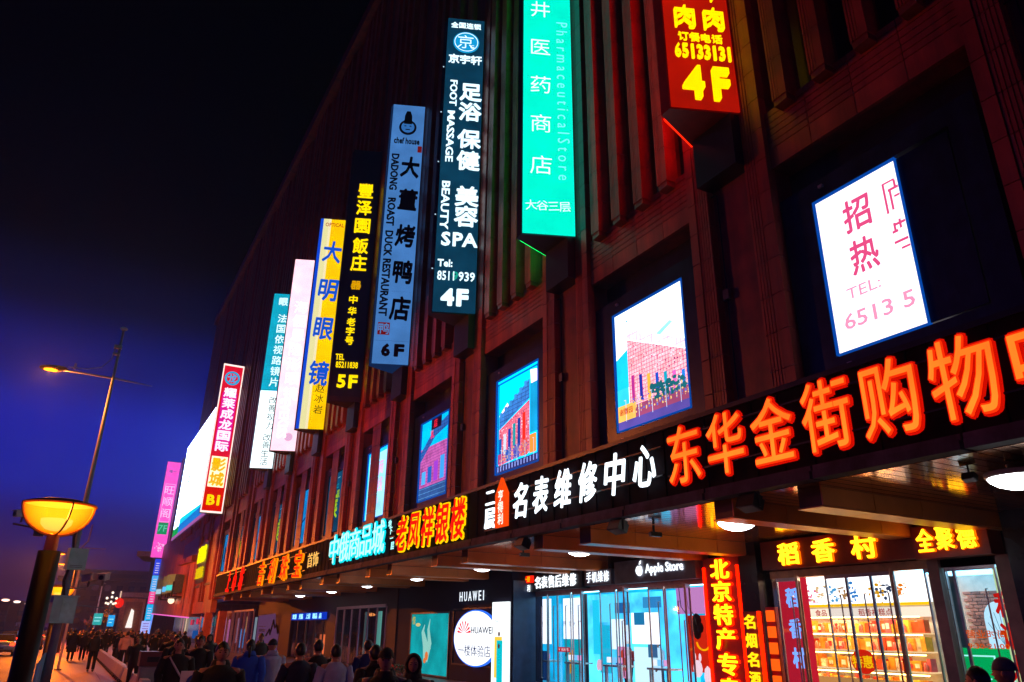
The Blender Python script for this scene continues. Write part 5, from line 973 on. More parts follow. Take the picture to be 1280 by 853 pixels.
def bowl_lamp(x, y, sc, label, watts, H=None):
    t = thing('bowl_lamp', label, 'street lamp', (x, y, 0), 'amber bowl street lamps'); z = 2.92 if H is None else H; r = .43 * sc
    part('pole', MB().lathe([(.17 * sc, 0), (.17 * sc, .3), (.13 * sc, .34), (.135 * sc, z - .18)], (x, y, 0), 20, capt=True), pbr('lamp_black', (.015, .012, .012), .45, .2), t, True)
    part('neck', MB().lathe([(.08 * sc, z - .18), (.075 * sc, z)], (x, y, 0), 16), pbr('copper_paint', (.5, .17, .04), .4, .4), t, True)
    prof = [(r * math.sin(a * math.pi / 2 / 9), z + .40 * sc * (1 - math.cos(a * math.pi / 2 / 9))) for a in range(10)]
    part('bowl', MB().lathe(prof, (x, y, 0), 32), AMB, t, True)
    part('inner_reflector', MB().lathe([(.03, z + .05 * sc), (.12 * sc, z + .07 * sc), (.18 * sc, z + .13 * sc), (.19 * sc, z + .2 * sc)], (x, y, 0), 20), emi('#fff0b0', 1.8), t, True)
    part('cap', MB().lathe([(0, z + .47 * sc), (r * .6, z + .455 * sc), (r * 1.03, z + .405 * sc), (r * 1.04, z + .39 * sc), (r * .98, z + .388 * sc)], (x, y, 0), 32), pbr('lamp_cap', (.12, .05, .04), .5), t, True)
    for k in range(4):
        a = k * math.pi / 4 + .35; g = MB()
        for s in (-1, 1):
            pts = [(x + s * math.cos(a) * (pr + .012), y + s * math.sin(a) * (pr + .012), pz - .006) for pr, pz in prof]; g.tube(pts, .014 * sc if k else .02 * sc, 5)
        if k in (0, 2): part('rib', g, pbr('copper_paint', (.5, .17, .04), .4, .4), t)
    part('rim', MB().lathe([(r * 1.0, z + .37 * sc), (r * 1.04, z + .375 * sc), (r * 1.04, z + .39 * sc)], (x, y, 0), 32), COP, t, True)
    point('bulb', (x, y, z + .3 * sc), '#ffa040', watts, .12, t)
    return t
bowl_lamp(-.31, 10.1, .86, 'amber bowl street lamp on a thick black post, large at the left', 650)
bowl_lamp(-.42, 36.5, 1.15, 'second amber bowl street lamp, small, beyond the grey cabinet pole', 500, 2.98)
# tall pole with sodium head, cabinets and cameras
px_, py_ = -.25, 34.8
t = thing('tall_lamp_pole', 'tall thin grey lamp pole leaning into the night sky with cross arm, cabinets and cameras', 'street lamp', (px_, py_, 0))
part('pole', MB().tube([(px_, py_, 0), (px_ + .02, py_, 4.6), (px_ + .03, py_, 9), (px_ + .03, py_, 14.2)], [.17, .12, .08, .045], 12), POLEM, t, True)
part('cross_arm', MB().tube([(px_ - 2.0, py_, 11.98), (px_, py_, 11.95), (px_ + 1.6, py_, 11.85)], [.035, .045, .02], 6), POLEM, t)
part('curved_stay', MB().tube([(px_ - .12, py_, 13.4), (px_ - .18, py_, 12.8), (px_ - .5, py_, 12.35), (px_ - 1.0, py_, 12.18), (px_ - 1.7, py_, 12.15)], .025, 6), POLEM, t)
part('clamp', MB().box(px_ - .2, px_ + .12, py_ - .1, py_ + .1, 13.3, 13.45).box(px_ - .2, px_ + .1, py_ - .1, py_ + .1, 13.0, 13.08).box(px_ - 1.5, px_ - 1.42, py_ - .05, py_ + .05, 12.1, 12.35), POLEM, t)
part('top_cap', MB().ball((px_ + .03, py_, 14.25), (.16, .12, .08), 10, 6), WHITEP, t)
hd = part('lamp_head', MB().ball((px_ - 2.1, py_, 12.05), (.42, .18, .09), 14, 8), pbr('head_grey', (.1, .08, .08), .5), t, True)
part('lamp_lens', MB().ball((px_ - 2.3, py_, 11.91), (.26, .16, .05), 12, 7), emi('#ff7410', 9), hd, True)
part('light_shield', MB().lathe([(.02, .04), (.42, .03), (.42, .0), (.02, .01)], (px_ - 2.3, py_, 11.95), 20), DGREY, hd, True)  # disc added over the bulb to keep its light off the upper facade
point('bulb', (px_ - 2.3, py_, 11.83), '#ff7a20', 4300, .02, t)
cabm = BOXM
c1 = part('upper_cabinet', MB((px_ + .08, py_ - .35, 4.0), Vector((.95, .3, 0)).normalized(), Z).box(-.25, .42, 0, .8, -.2, .12), cabm, t)
part('vent', MB((px_ + .08, py_ - .35, 4.0), Vector((.95, .3, 0)).normalized(), Z).box(-.15, .3, .08, .1, .12, .13).box(-.15, .3, .14, .16, .12, .13), DGREY, c1)
part('antenna_bar', MB().box(px_ + .3, px_ + 1.1, py_ - .37, py_ - .33, 4.82, 4.85).tube([(px_ + .2, py_ - .3, 4.8), (px_ + .42, py_ - .3, 5.1), (px_ + .45, py_ - .3, 5.75)], .03, 6), STEEL, t)
c2 = part('lower_cabinet', MB((px_ + .05, py_ - .4, 2.05), Vector((.95, .3, 0)).normalized(), Z).box(-.42, .42, 0, .95, -.3, .14).box(-.46, .46, .95, 1.0, -.34, .18), cabm, t)
part('cabinet_door', MB((px_ + .05, py_ - .4, 2.05), Vector((.95, .3, 0)).normalized(), Z).box(-.1, .38, .05, .9, .142, .155), pbr('door_paint', (.36, .54, .6), .5), c2)
part('cable', MB().tube([(px_ - .02, py_ - .2, 6.1), (px_ - .1, py_ - .25, 5.2), (px_ + .0, py_ - .25, 4.4), (px_ - .12, py_ - .2, 3.6), (px_, py_ - .2, 3.0)], .05, 6), BLACK, t)
part('lower_arm', MB().tube([(px_, py_, 2.75), (px_ + 1.7, py_, 2.62)], .025, 6).tube([(px_, py_ - .1, 3.3), (px_ + .5, py_ - .1, 3.35), (px_ + 1.0, py_ - .1, 3.5)], .03, 6), POLEM, t)
part('left_arm', MB().tube([(px_, py_, 5.3), (px_ - 2.25, py_, 5.62)], .04, 6).box(px_ - 1.5, px_ - 1.15, py_ - .1, py_ + .1, 5.2, 5.42), DGREY, t)
def cctv(loc, dirx, label):
    t = thing('security_camera', label, 'camera', loc, 'cameras on the tall pole'); r = Vector((math.cos(dirx), math.sin(dirx), -.15)).normalized()
    part('camera_body', MB(loc, r, Vector((-r.y, r.x, 0)).normalized()).box(-.3, .3, -.13, .13, -.12, .12).box(-.34, .36, -.15, .15, .122, .15), pbr('cam_white', (.4, .38, .42), .4), t)
    part('lens', MB(Vector(loc) + r * .3, Vector((-r.y, r.x, 0)).normalized(), Vector((0, 0, 1))).lathe([(.09, 0), (.09, .04), (.06, .045)], (0, 0, 0), 10, False, True), BLACK, t); part('mount', MB().tube([Vector(loc) - Vector((0, 0, .12)), Vector(loc) - Vector((0, 0, .34))], .04, 6), DGREY, t)
cctv((.50, 34.6, 3.72), 2.2, 'dark security camera on the pole arm, left of the pale one'); cctv((.98, 34.5, 3.78), -1.9, 'pale security camera at the end of the pole arm'); cctv((-2.25, 34.8, 6.02), -2.6, 'white security camera on a bracket left of the amber bowl lamp')
t = thing('thin_pole', 'thin pale post standing just behind the cabinet pole', 'pole', (.0, 44, 0)); part('shaft', MB().tube([(.1, 44, 0), (.1, 44, 5.2)], .06, 8), pbr('pale_pole', (.6, .45, .5), .5), t); part('foot', MB().box(-.05, .25, 43.85, 44.15, 0, .06), DGREY, t)
def sodium(x, y, h, label, arm=1.5, e=5., c='#ff8a28', wt=0, r=1.):
    t = thing('street_lamp', label, 'street lamp', (x, y, 0), 'distant street lamps over the road'); part('pole', MB().tube([(x, y, 0), (x, y, h)], [.12, .07], 6), DGREY, t); part('arm', MB().tube([(x, y, h), (x - arm, y, h + .25)], .05, 5), DGREY, t)
    part('lamp_lens', MB().ball((x - arm - .2, y, h + (.09 if wt else .2)), (.4 * r, .2 * r, .035 if wt else .14 * r), 8, 6), emi(c, e * (2 if wt else 1)), t)
    if wt: part('hood', MB().lathe([(.02, .04), (.9, .03), (.9, .0), (.02, .01)], (x - arm - .2, y, h + .14), 16), DGREY, t, True)  # disc added to cut off this lamp's upward light
    if wt: point('bulb', (x - arm - .2, y, h + .01), c, wt, .02, t)
sodium(-.1, 72, 7.3, 'orange street lamp glowing beside the black lamp post', 1.3, 5, '#ff7a18', 11000, 1.3); sodium(-.3, 104, 8.6, 'small orange street lamp under the first distant one', 1.2, 4, '#ff7a18', 15000, 1.2); sodium(-.6, 88, 3.4, 'low orange lamp just below the second amber bowl', .6, 5, '#ff9a50', 0, 1.2)
for x, y, h, cc, lb in ((-15, 200, 6.5, '#ffe0c8', 'far white street lamp at the left edge over the traffic'), (-13, 230, 7.6, '#ffd0b0', 'second far white street lamp from the left'), (-12, 260, 8, '#ffd8c0', 'third far street lamp from the left'), (-10, 280, 8, '#ffc8a0', 'fourth far street lamp from the left'), (-8.6, 300, 8, '#ffb080', 'fifth far street lamp close to the black post'), (-1, 250, 7, '#ffe8d8', 'far white street lamp between the black post and the cabinet pole')):
    sodium(x, y, h, lb, .8, 3, cc, 0, 2.2)

# ================================================================== BARRIERS, FENCE, BIN, PLANTERS
proto = None; bar = pbr('barrier_plastic', (.5, .45, .62), .5, 0, .15)
pm = MB().prism([(-.16, .1), (.16, .1), (.12, .46), (-.12, .46)], 0, 1.9); 
bmesh_b = MB((0, 0, 0), X, Z, Y).prism([(-.2, .1), (.2, .1), (.11, .5), (-.11, .5)], 0, 1.9).mesh('barrier_body', bar, Vector((0, 0, 0)))
fmesh = MB().box(-.28, .28, 0, .3, 0, .1).mesh('foot', BLACK, Vector((0, 0, 0)))
for i in range(24):
    y = 26 + i * 2.0; nm = ['nearest', 'second nearest', 'third nearest', 'fourth nearest', 'fifth nearest', 'sixth nearest']
    t = thing('street_barrier', ('%s low lilac plastic barrier of the row dividing the pavement' % nm[i]) if i < 6 else 'far low plastic barrier in the receding row dividing the pavement', 'barrier', (2.4, y, 0), 'low plastic barriers dividing the pavement')
    share('barrier_body', bmesh_b, t, (0, 0, 0)); share('foot', fmesh, t, (0, .25, 0)); share('foot', fmesh, t, (0, 1.35, 0))
t = thing('road_fence', 'pale blue panelled road fence behind the black lamp post', 'fence', (-.44, 33, 0))
fpm = MB().box(-.02, .02, .03, 1.0, .12, .95).mesh('fence_panel', pbr('fence_blue', (.14, .5, .85), .45, 0, .12), Vector((0, 0, 0)))
for i in range(12): share('fence_panel', fpm, t, (0, -8 + i * 1.05, 0)); 
for i in range(13): part('post', MB().box(-.47, -.41, 25 + i * 1.05 - .03, 25 + i * 1.05 + .0, 0, 1.0), pbr('fence_post', (.2, .5, .75), .45), t)
t = thing('litter_bin', 'grey litter bin with a dark red lid among the crowd', 'bin', (2.62, 27.2, 0)); part('bin_body', MB().box(2.25, 3.0, 27, 27.6, 0, .82), pbr('bin_grey', (.25, .2, .22), .5), t); part('lid', MB().box(2.2, 3.05, 26.95, 27.65, .83, 1.25), pbr('bin_red', (.12, .02, .02), .4), t); part('slot', MB().box(2.4, 2.85, 26.93, 26.96, .95, 1.1), BLACK, t)
t = thing('notice_board', 'white notice with a blue round emblem at the bottom edge', 'sign', (2.1, 14.5, 0)); part('board', MB().box(1.85, 2.3, 14.5, 14.53, .75, 1.27), pbr('notice_white', (.75, .75, .8), .5), t); part('post', MB().tube([(2.07, 14.55, 0), (2.07, 14.55, .8)], .025, 6), STEEL, t)
part('emblem', MB((2.08, 14.49, 1.08), X, Z).prism([(.14 * math.cos(a * math.pi / 12), .14 * math.sin(a * math.pi / 12)) for a in range(24)], 0, .008), pbr('emblem_blue', (.01, .06, .35), .5), t)
def planter(x, y, label):
    t = thing('planter', label, 'planter', (x, y, 0), 'flower planters before the shopfronts'); part('trough', MB().box(x - .4, x + .4, y - 1, y + 1, 0, .5), pbr('planter_brown', (.2, .07, .04), .6), t); g = MB(); r = MB()
    for i in range(600):
        p = Vector((x + R.uniform(-.38, .38), y + R.uniform(-.95, .95), .5 + R.uniform(0, .28))); (r if i % 4 == 0 else g).add([tuple(p + Vector((R.uniform(-1, 1), R.uniform(-1, 1), R.uniform(-.6, 1))) * .06) for _ in range(3)], [(0, 1, 2)])
    part('foliage', g, pbr('leaf_green', (.05, .09, .03), .6), t, stuff=True); part('flower', r, pbr('petal_red', (.5, .03, .03), .6), t, stuff=True)
planter(9.2, 33.5, 'flower trough right of the long grey coat, dark green and red'); planter(8.6, 42, 'red flower trough behind the blue jacket'); planter(10.6, 27, 'orange flower trough beside the dark blue coat near the chrome doors')

# ================================================================== CARS
def car(x, y, col, label, lit=True):
    t = thing('car', label, 'car', (x, y, -.12), 'cars driving away on the road'); b = (x, y, -.12); W_ = .9
    paint = pbr('car_paint_' + col, lin(col)[:3], .25, .2, .05, coat=.6)
    def sec(py, pts): return [(px, py, pz) for px, pz in pts]
    g = MB(b); secs = [(-2.3, .80, .32, .72), (-2.25, .88, .3, .98), (-1.5, .9, .28, 1.02), (0, .9, .26, .98), (1.3, .9, .26, .95), (2.1, .86, .3, .82), (2.3, .74, .36, .62)]
    vs = []; fs = []; n = 8
    for yy, w_, z0, z1 in secs: vs += [(-w_ * .94, yy, z0), (w_ * .94, yy, z0), (w_, yy, z0 + .18), (w_, yy, z1 - .16), (w_ * .9, yy, z1), (-w_ * .9, yy, z1), (-w_, yy, z1 - .16), (-w_, yy, z0 + .18)]
    for i in range(len(secs) - 1):
        for k in range(n): fs.append((i * n + k, i * n + (k + 1) % n, (i + 1) * n + (k + 1) % n, (i + 1) * n + k))
    fs.append(tuple(range(n))[::-1]); fs.append(tuple(range((len(secs) - 1) * n, len(secs) * n))); g.add(vs, fs); body = part('body', g, paint, t, True)
    g = MB(b); vs = []; fs = []
    for yy, w_, z in ((-1.95, .76, .98), (-1.25, .64, 1.42), (.2, .62, 1.46), (1.1, .74, .96)): vs += [(-w_, yy, z), (w_, yy, z), (w_ * 1.12, yy, .95), (-w_ * 1.12, yy, .95)]
    for i in range(3):
        for k in range(4): fs.append((i * 4 + k, i * 4 + (k + 1) % 4, (i + 1) * 4 + (k + 1) % 4, (i + 1) * 4 + k))
    fs += [(3, 2, 1, 0), (12, 13, 14, 15)]; g.add(vs, fs); part('cabin_glass', g, pbr('car_glass', (.02, .02, .03), .08), t)
    part('roof', MB(b).prism([(-.62, -1.2), (.62, -1.2), (.6, .2), (-.6, .2)], 1.43, 1.48), paint, t)
    for sx_ in (-1, 1):
        part('taillight', MB(b).box(sx_ * .58, sx_ * .86, -2.32, -2.22, .72, .92), emi('#ff2810', 9 if lit else 1.5), t)
        for yy in (-1.4, 1.4):
            wh = part('wheel', MB((x + sx_ * .82, y + yy, .2), Y, Z).lathe([(.2, -.1), (.33, -.1), (.34, 0), (.33, .1), (.2, .1)], (0, 0, 0), 14, True, True), pbr('tyre', (.02, .02, .02), .8), t); part('rim', MB((x + sx_ * .82, y + yy, .2), Y, Z).lathe([(.19, -.12), (.19, .12)], (0, 0, 0), 10, True, True), STEEL, wh)
        part('door_handle', MB(b).box(sx_ * .9, sx_ * .93, -.3, -.1, .8, .84), STEEL, t)
    part('brake_bar', MB(b).box(-.3, .3, -2.0, -1.92, 1.0, 1.05), emi('#ff3010', 7), t); part('number_plate', MB(b).box(-.22, .22, -2.36, -2.30, .5, .62), pbr('plate_blue', (.05, .12, .5), .5), t); part('bumper', MB(b).box(-.82, .82, -2.38, -2.2, .3, .46), DGREY, t)
car(-3.75, 70, '#8cc8f0', 'pale blue saloon car with lit tail lamps at the left edge')
for x, y, c_, lb in ((-6.6, 84, '#383840', 'dark car with red tail lamps beyond the pale blue saloon, outer lane'), (-3.4, 99, '#501818', 'maroon car between the saloon and the black post'), (-5.4, 112, '#303040', 'car with glowing tail lamps left of the black post'), (-2.4, 88, '#401818', 'dark red car braking just beyond the pale blue saloon'), (-4.9, 100, '#303038', 'dark car in the queue, second beyond the pale blue saloon'), (-2.2, 112, '#505058', 'grey car with red tail lamps beside the black lamp post'), (-5.2, 125, '#202028', 'black car far in the outer lane'), (-1.9, 140, '#602020', 'small red car seen right of the black lamp post'), (-5.6, 150, '#404048', 'tiny dark car in the outer lane of the jam'), (-2.2, 170, '#303030', 'tiny black car in the kerb lane of the jam'), (-8, 95, '#383840', 'car half cut by the left frame edge in the jam'), (-8.6, 130, '#303038', 'far car in the leftmost lane of the jam')): car(x, y, c_, lb)

# ================================================================== PEOPLE
SKIN = pbr('skin', (.42, .2, .13), .5, 0, .1, 8); EYE = pbr('eye_dark', (.01, .008, .008), .2); LIP = pbr('lips', (.3, .07, .06), .5); HAIR = pbr('black_hair', (.008, .006, .006), .45, 0, .3, 30)
CL = {}
def cloth(c): 
    if c not in CL: CL[c] = pbr('cloth_' + c, lin(c)[:3], .75, 0, .18, 5, .3, 25)
    return CL[c]
def person(x, y, face, label, coat='#0c0c10', legs='#08080c', style='jacket', hair='short', hgt=1.72, pose='walk', group=None, phase=None, extra=None, trim=None, lean=0):
    """face = heading angle in radians (0 looks along the street away, pi looks back at the camera)"""
    s = hgt / 1.72; ph = R.uniform(-1, 1) if phase is None else phase
    t = thing('person', label, 'person', (x, y, 0), group); t.rotation_euler.z = face; t.scale = (s, s, s)
    o = Vector((x, y, 0))
    def M(): return MB(o)
    st = .22 * ph if pose == 'walk' else .03
    hipL, hipR = (-.1, 0, .92), (.1, 0, .92); ftL, ftR = (-.1, st * 1.15, .08 + (.07 if st < -.12 else 0)), (.1, -st * 1.15, .08 + (.07 if st > .12 else 0))
    knL, knR = (-.105, st * .6 + .05, .50), (.105, -st * .6 + .05, .50)
    shL, shR = (-.19, 0, 1.40), (.19, 0, 1.40)
    a = -st * .8
    if pose == 'pocket': elL, elR, wrL, wrR = (-.30, -.07, 1.13), (.30, -.07, 1.13), (-.22, .11, .98), (.22, .11, .98)
    elif pose == 'phone': elL, elR, wrL, wrR = (-.27, .0, 1.13), (.27, .02, 1.13), (-.08, .27, 1.18), (.12, .28, 1.2)
    else: elL, elR, wrL, wrR = (-.27, a * .7 - .02, 1.12), (.27, -a * .7 - .02, 1.12), (-.27, a * 1.5 + .09, .88), (.27, -a * 1.5 + .09, .88)
    # body: one continuous figure
    g = M(); g.sm = True
    g.ring([(0, 0, .86, .13, .10), (0, 0, .95, .155, .115), (0, 0, 1.1, .135, .1), (0, .0, 1.25, .16, .11), (0, 0, 1.36, .175, .105), (0, 0, 1.42, .12, .085), (0, .005, 1.46, .062, .06), (0, .015, 1.52, .055, .056)], 14)
    for hp, kn, ft in ((hipL, knL, ftL), (hipR, knR, ftR)):
        g.tube([(hp[0], 0, .93), hp, ((hp[0] + kn[0]) / 2, (hp[1] + kn[1]) / 2 + .01, .7), kn, ((kn[0] + ft[0]) / 2, (kn[1] + ft[1]) / 2 - .015, .32), (ft[0], ft[1], .1)], [.06, .088, .08, .056, .055, .036], 10)
    for sh, el, wr, sg in ((shL, elL, wrL, -1), (shR, elR, wrR, 1)):
        g.tube([(sh[0] * .7, 0, 1.40), sh, ((sh[0] + el[0]) / 2, (sh[1] + el[1]) / 2, (sh[2] + el[2]) / 2), el, ((wr[0] + el[0]) / 2, (wr[1] + el[1]) / 2, (wr[2] + el[2]) / 2), wr], [.05, .058, .05, .04, .037, .026], 9)
        if pose != 'pocket':
            d = (Vector(wr) - Vector(el)).normalized(); sd = Vector((0, 1, 0)); sd = (sd - d * sd.dot(d)).normalized(); W0 = Vector(wr)
            g.tube([W0, W0 + d * .04, W0 + d * .09], [.026, .036, .034], 8, sq=.55)
            for q in range(4):
                L = (.062, .075, .072, .056)[q]; p0 = W0 + d * .085 + sd * (.030 - q * .019); cu = Vector((-sg * .3, .35, 0)) * .03
                g.tube([p0, p0 + d * L * .5 + cu * .4, p0 + d * L * .85 + cu * 1.2], [.0088, .0082, .0066], 5)
            p0 = W0 + d * .03 + sd * .03; g.tube([p0, p0 + d * .03 + sd * .026, p0 + d * .06 + sd * .03], [.011, .01, .008], 5)
    # head
    def hf(qx, qy, qz):
        k = 1 - .28 * max(0, -qz) ** 1.3 * (1 if qy > -.3 else .75); fy = qy
        if qy > .3 and abs(qx) < .75: fy = qy * (1 + .06 * (qz < -.5)) - .05 * math.exp(-((abs(qx) - .36) ** 2 + (qz - .08) ** 2) / .03)
        return (qx * k, fy * (1 - .1 * max(0, -qz)), qz)
    hc = (0, .02, 1.61)
    g.ball(hc, (.078, .098, .115), 20, 14, hf)
    g.add([(-.014, .112, 1.612), (.014, .112, 1.612), (0, .116, 1.64), (-.019, .108, 1.585), (.019, .108, 1.585), (0, .138, 1.592), (0, .108, 1.576)], [(0, 1, 2), (0, 5, 1), (0, 3, 5), (1, 5, 4), (3, 6, 5), (5, 6, 4)])
    for sg in (-1, 1): g.ball((sg * .079, .01, 1.605), (.012, .022, .032), 8, 6)
    g.mi = 1
    for sg in (-1, 1): g.ball((sg * .031, .104, 1.622), (.015, .010, .0065), 8, 5); g.add([(sg * .012, .115, 1.642), (sg * .05, .103, 1.645), (sg * .05, .103, 1.651), (sg * .012, .116, 1.650)], [(0, 1, 2, 3), (3, 2, 1, 0)])
    g.mi = 2; g.ball((0, .105, 1.556), (.024, .010, .0075), 8, 5)
    part('body', g, [SKIN, EYE, LIP], t)
    # trousers
    g = M(); g.sm = True
    g.ring([(0, 0, .84, .16, .12), (0, 0, .96, .17, .13), (0, 0, 1.02, .165, .125)], 14)
    for hp, kn, ft in ((hipL, knL, ftL), (hipR, knR, ftR)):
        g.tube([(hp[0] * .9, hp[1], .94), ((hp[0] + kn[0]) / 2, (hp[1] + kn[1]) / 2 + .01, .7), kn, ((kn[0] + ft[0]) / 2, (kn[1] + ft[1]) / 2 - .012, .32), (ft[0], ft[1] - .005, .1)], [.105, .095, .074, .07, .066], 10)
    part('trousers', g, cloth(legs), t)
    for ft in (ftL, ftR):
        g = M(); g.sm = True; z0 = ft[2] - .08
        g.tube([(ft[0], ft[1] - .08, z0 + .045), (ft[0], ft[1] - .02, z0 + .055), (ft[0], ft[1] + .08, z0 + .05), (ft[0], ft[1] + .17, z0 + .035)], [.038, .05, .047, .03], 10, sq=.9); part('shoe', g, pbr('shoe_black', (.015, .015, .015), .4), t)
    # coat with quilted folds
    g = M(); g.sm = True; hem = {'jacket': .86, 'long': .48, 'mid': .70}[style]; fat = 1.12 if style != 'mid' else 1.05; sec = []
    nr = int((1.34 - hem) / .055)
    for i in range(nr + 1):
        z = hem + (1.34 - hem) * i / nr; pf = 1 + (.025 if i % 2 else -.01); wd = .205 - .02 * math.exp(-((z - 1.06) / .12) ** 2) + (.03 * (1 - (z - hem) / .6) if style == 'long' else 0)
        sec.append((0, .0, z, wd * fat * pf, (.145 - .012 * math.exp(-((z - 1.1) / .1) ** 2)) * fat * pf))
    sec += [(0, 0, 1.39, .195 * fat, .135 * fat), (0, 0, 1.44, .14, .11), (0, .0, 1.475, .085, .085)]
    if style == 'long': sec[0] = (0, 0, hem, .235, .2)
    g.ring(sec, 18)
    for sh, el, wr in ((shL, elL, wrL), (shR, elR, wrR)):
        sh, el, wr = Vector(sh), Vector(el), Vector(wr); sg = -1 if sh.x < 0 else 1; pts = []; rr = []
        for i in range(7): f = i / 6; pts.append(sh.lerp(el, f) + Vector((sg * .02, 0, 0)) + (Vector((0, 0, -.02)) if i == 0 else Vector((0, 0, 0)))); rr.append((.092 - .02 * f) * (1.05 if i % 2 else .97))
        for i in range(1, 6): f = i / 5; pts.append(el.lerp(wr, f) + Vector((sg * .01 * (1 - f), 0, 0))); rr.append((.072 - .022 * f) * (1.05 if i % 2 else .97))
        g.tube(pts, rr, 10)
    if hair == 'hoodup' or style in ('long', 'jacket'):
        if hair != 'hoodup': g.ring([(0, -.03, 1.43, .13, .11), (0, -.06, 1.48, .12, .10), (0, -.05, 1.53, .095, .075)], 12)
    part('coat', g, cloth(coat), t)
    if trim: g = M(); g.sm = True; g.ring([(0, .01, 1.44, .1, .1), (0, .01, 1.47, .1, .1), (0, .01, 1.51, .085, .085)], 14, False, False); part('collar', g, cloth(trim), t)
    # hair / hat / hood
    g = M(); g.sm = True
    def cap(qx, qy, qz):
        lim = .28 if qy > .45 else (-.1 if qy > 0 else -.62)
        if hair in ('long', 'tail') and qy < .35: lim = -1
        if qz < lim: qz = lim; 
        return (qx, qy - .04, qz)
    if hair in ('short', 'long', 'tail'):
        jit = lambda: R.uniform(.97, 1.05)
        g.ball((0, .006, 1.625), (.0875, .107, .123), 18, 12, lambda a_, b_, c_: (lambda q: (q[0] * jit(), q[1] * jit(), q[2] * (jit() if q[2] > .3 else 1)))(cap(a_, b_, c_)))
        if hair == 'long': g.ring([(0, -.05, 1.36, .07, .03), (0, -.055, 1.45, .085, .05), (0, -.04, 1.55, .09, .075), (0, -.03, 1.62, .085, .08)], 14)
        if hair == 'tail': g.tube([(0, -.09, 1.62), (0, -.14, 1.56), (0, -.13, 1.46), (0, -.12, 1.38)], [.03, .035, .03, .012], 8)
        part('hair', g, HAIR, t)
    elif hair == 'hoodup':
        def hd_(a_, b_, c_):
            return (a_, min(b_, .42), c_)
        g.ball((0, -.01, 1.615), (.118, .135, .15), 18, 12, hd_); g.ring([(0, -.02, 1.42, .14, .12), (0, -.02, 1.5, .115, .11), (0, -.02, 1.55, .11, .11)], 14); part('hood', g, cloth(coat), t)
        g = M(); g.sm = True
        n_ = 16; g.tube([(.085 * math.cos(q * 2 * math.pi / n_), .058, 1.615 + .118 * math.sin(q * 2 * math.pi / n_)) for q in range(n_ + 1)], .022, 6); part('hood_trim', g, cloth(trim or '#181418'), t)
    elif hair == 'cap':
        g.ball((0, .005, 1.635), (.092, .112, .115), 18, 12, lambda a_, b_, c_: (a_, b_, max(c_, .05))); part('cap', g, cloth('#0a0a0e'), t); g = M(); g.prism([(-.07, .08), (.07, .08), (.055, .17), (0, .185), (-.055, .17)], 1.638, 1.65); part('cap_brim', g, cloth('#0a0a0e'), t)
    elif hair == 'beanie':
        g.ball((0, .005, 1.635), (.096, .112, .125), 18, 12, lambda a_, b_, c_: (a_ * (1.03 if c_ < .25 else 1), b_ * (1.03 if c_ < .25 else 1), max(c_, .0))); part('beanie', g, cloth(trim or '#505860'), t)
    if extra == 'strap':
        g = M(); g.tube([(.13, .1, 1.42), (.05, .165, 1.3), (-.08, .175, 1.12), (-.19, .13, .98)], .018, 6); g.tube([(-.19, .13, .98), (-.2, -.12, .98), (0, -.17, 1.2), (.13, -.1, 1.42)], .018, 6)
        part('bag_strap', g, cloth('#b8b4bc'), t)
    return t
PI = math.pi
G2 = 'customers inside the phone shop'
# nearest
person(1.85, 10.9, PI - .12, 'man with short black hair in a plain black coat walking towards the camera', '#050507', '#050507', hair='short', hgt=1.76, pose='walk', phase=.2)
person(3.2, 8.5, PI - .35, 'man in a black cap and black jacket glancing back at the bottom edge', '#08080a', '#08080a', hair='cap', hgt=1.74, trim='#301810')
person(3.95, 9.5, PI - .4, 'woman with a dark hood up and ruddy face beside the capped man', '#060608', '#08080a', hair='hoodup', hgt=1.64, trim='#0c0a0c')
person(4.05, 11.2, .2, 'dark haired figure seen from behind, between the capped man and the cyan poster', '#040406', '#08080a', hair='short', hgt=1.72, pose='pocket')
person(7.75, 4.55, .3, 'dark head at the lower right edge in front of the green counter', '#040406', '#060608', hair='short', hgt=1.66)
person(8.15, 4.5, .3, 'dark figure in a pale rimmed knit hat at the lower right edge', '#040406', '#060608', hair='beanie', hgt=1.73, trim='#484c58')
person(3.35, 16.6, -.25, 'person in a bright blue padded jacket seen from behind', '#1450c8', '#040406', hair='tail', trim='#c08898', hgt=1.72)
person(3.85, 16.9, .1, 'person in a long pale grey quilted coat seen from behind', '#a4b0d0', '#08080c', 'long', 'beanie', trim='#20242c', hgt=1.72)
person(5.75, 27, PI, 'dark jacketed man facing the camera behind the long grey coat', '#18161a', '#0a0a0c', hair='short', hgt=1.78)
person(3.5, 13.3, .1, 'person in a dark navy padded coat with hood down, left of the black coated one', '#061038', '#040408', 'mid', 'short', hgt=1.71)
person(4.25, 14.9, .1, 'person in a black coat between the navy coat and the pale grey hood', '#040508', '#040406', 'mid', 'short', hgt=1.74)
person(3.95, 12.8, .15, 'person in a pale grey hooded coat seen from behind with black hair', '#a0acd0', '#08080c', 'mid', 'short', hgt=1.70)
person(5.65, 16.1, .1, 'person in a deep blue padded coat before the chrome doors', '#081a60', '#050508', 'mid', 'short', hgt=1.73)
t = thing('hand_bag', 'small black bag at the hip of the deep blue coat', 'bag', (5.98, 16.15, .85)); part('bag_body', MB().box(5.93, 6.03, 16.0, 16.3, .85, 1.08), BLACK, t); part('handle', MB().tube([(5.98, 16.03, 1.08), (5.96, 16.08, 1.3), (5.96, 16.22, 1.3), (5.98, 16.27, 1.08)], .012, 5), BLACK, t)
person(1.98, 16.4, PI - .1, 'man with a pale bag strap slung across his black jacket', '#060608', '#08080a', hair='short', extra='strap', hgt=1.73)
person(2.9, 20.2, PI - .2, 'man in a dark coat right of the strap wearer, walking nearer', '#08080a', '#08080a', 'mid', 'short', hgt=1.75)
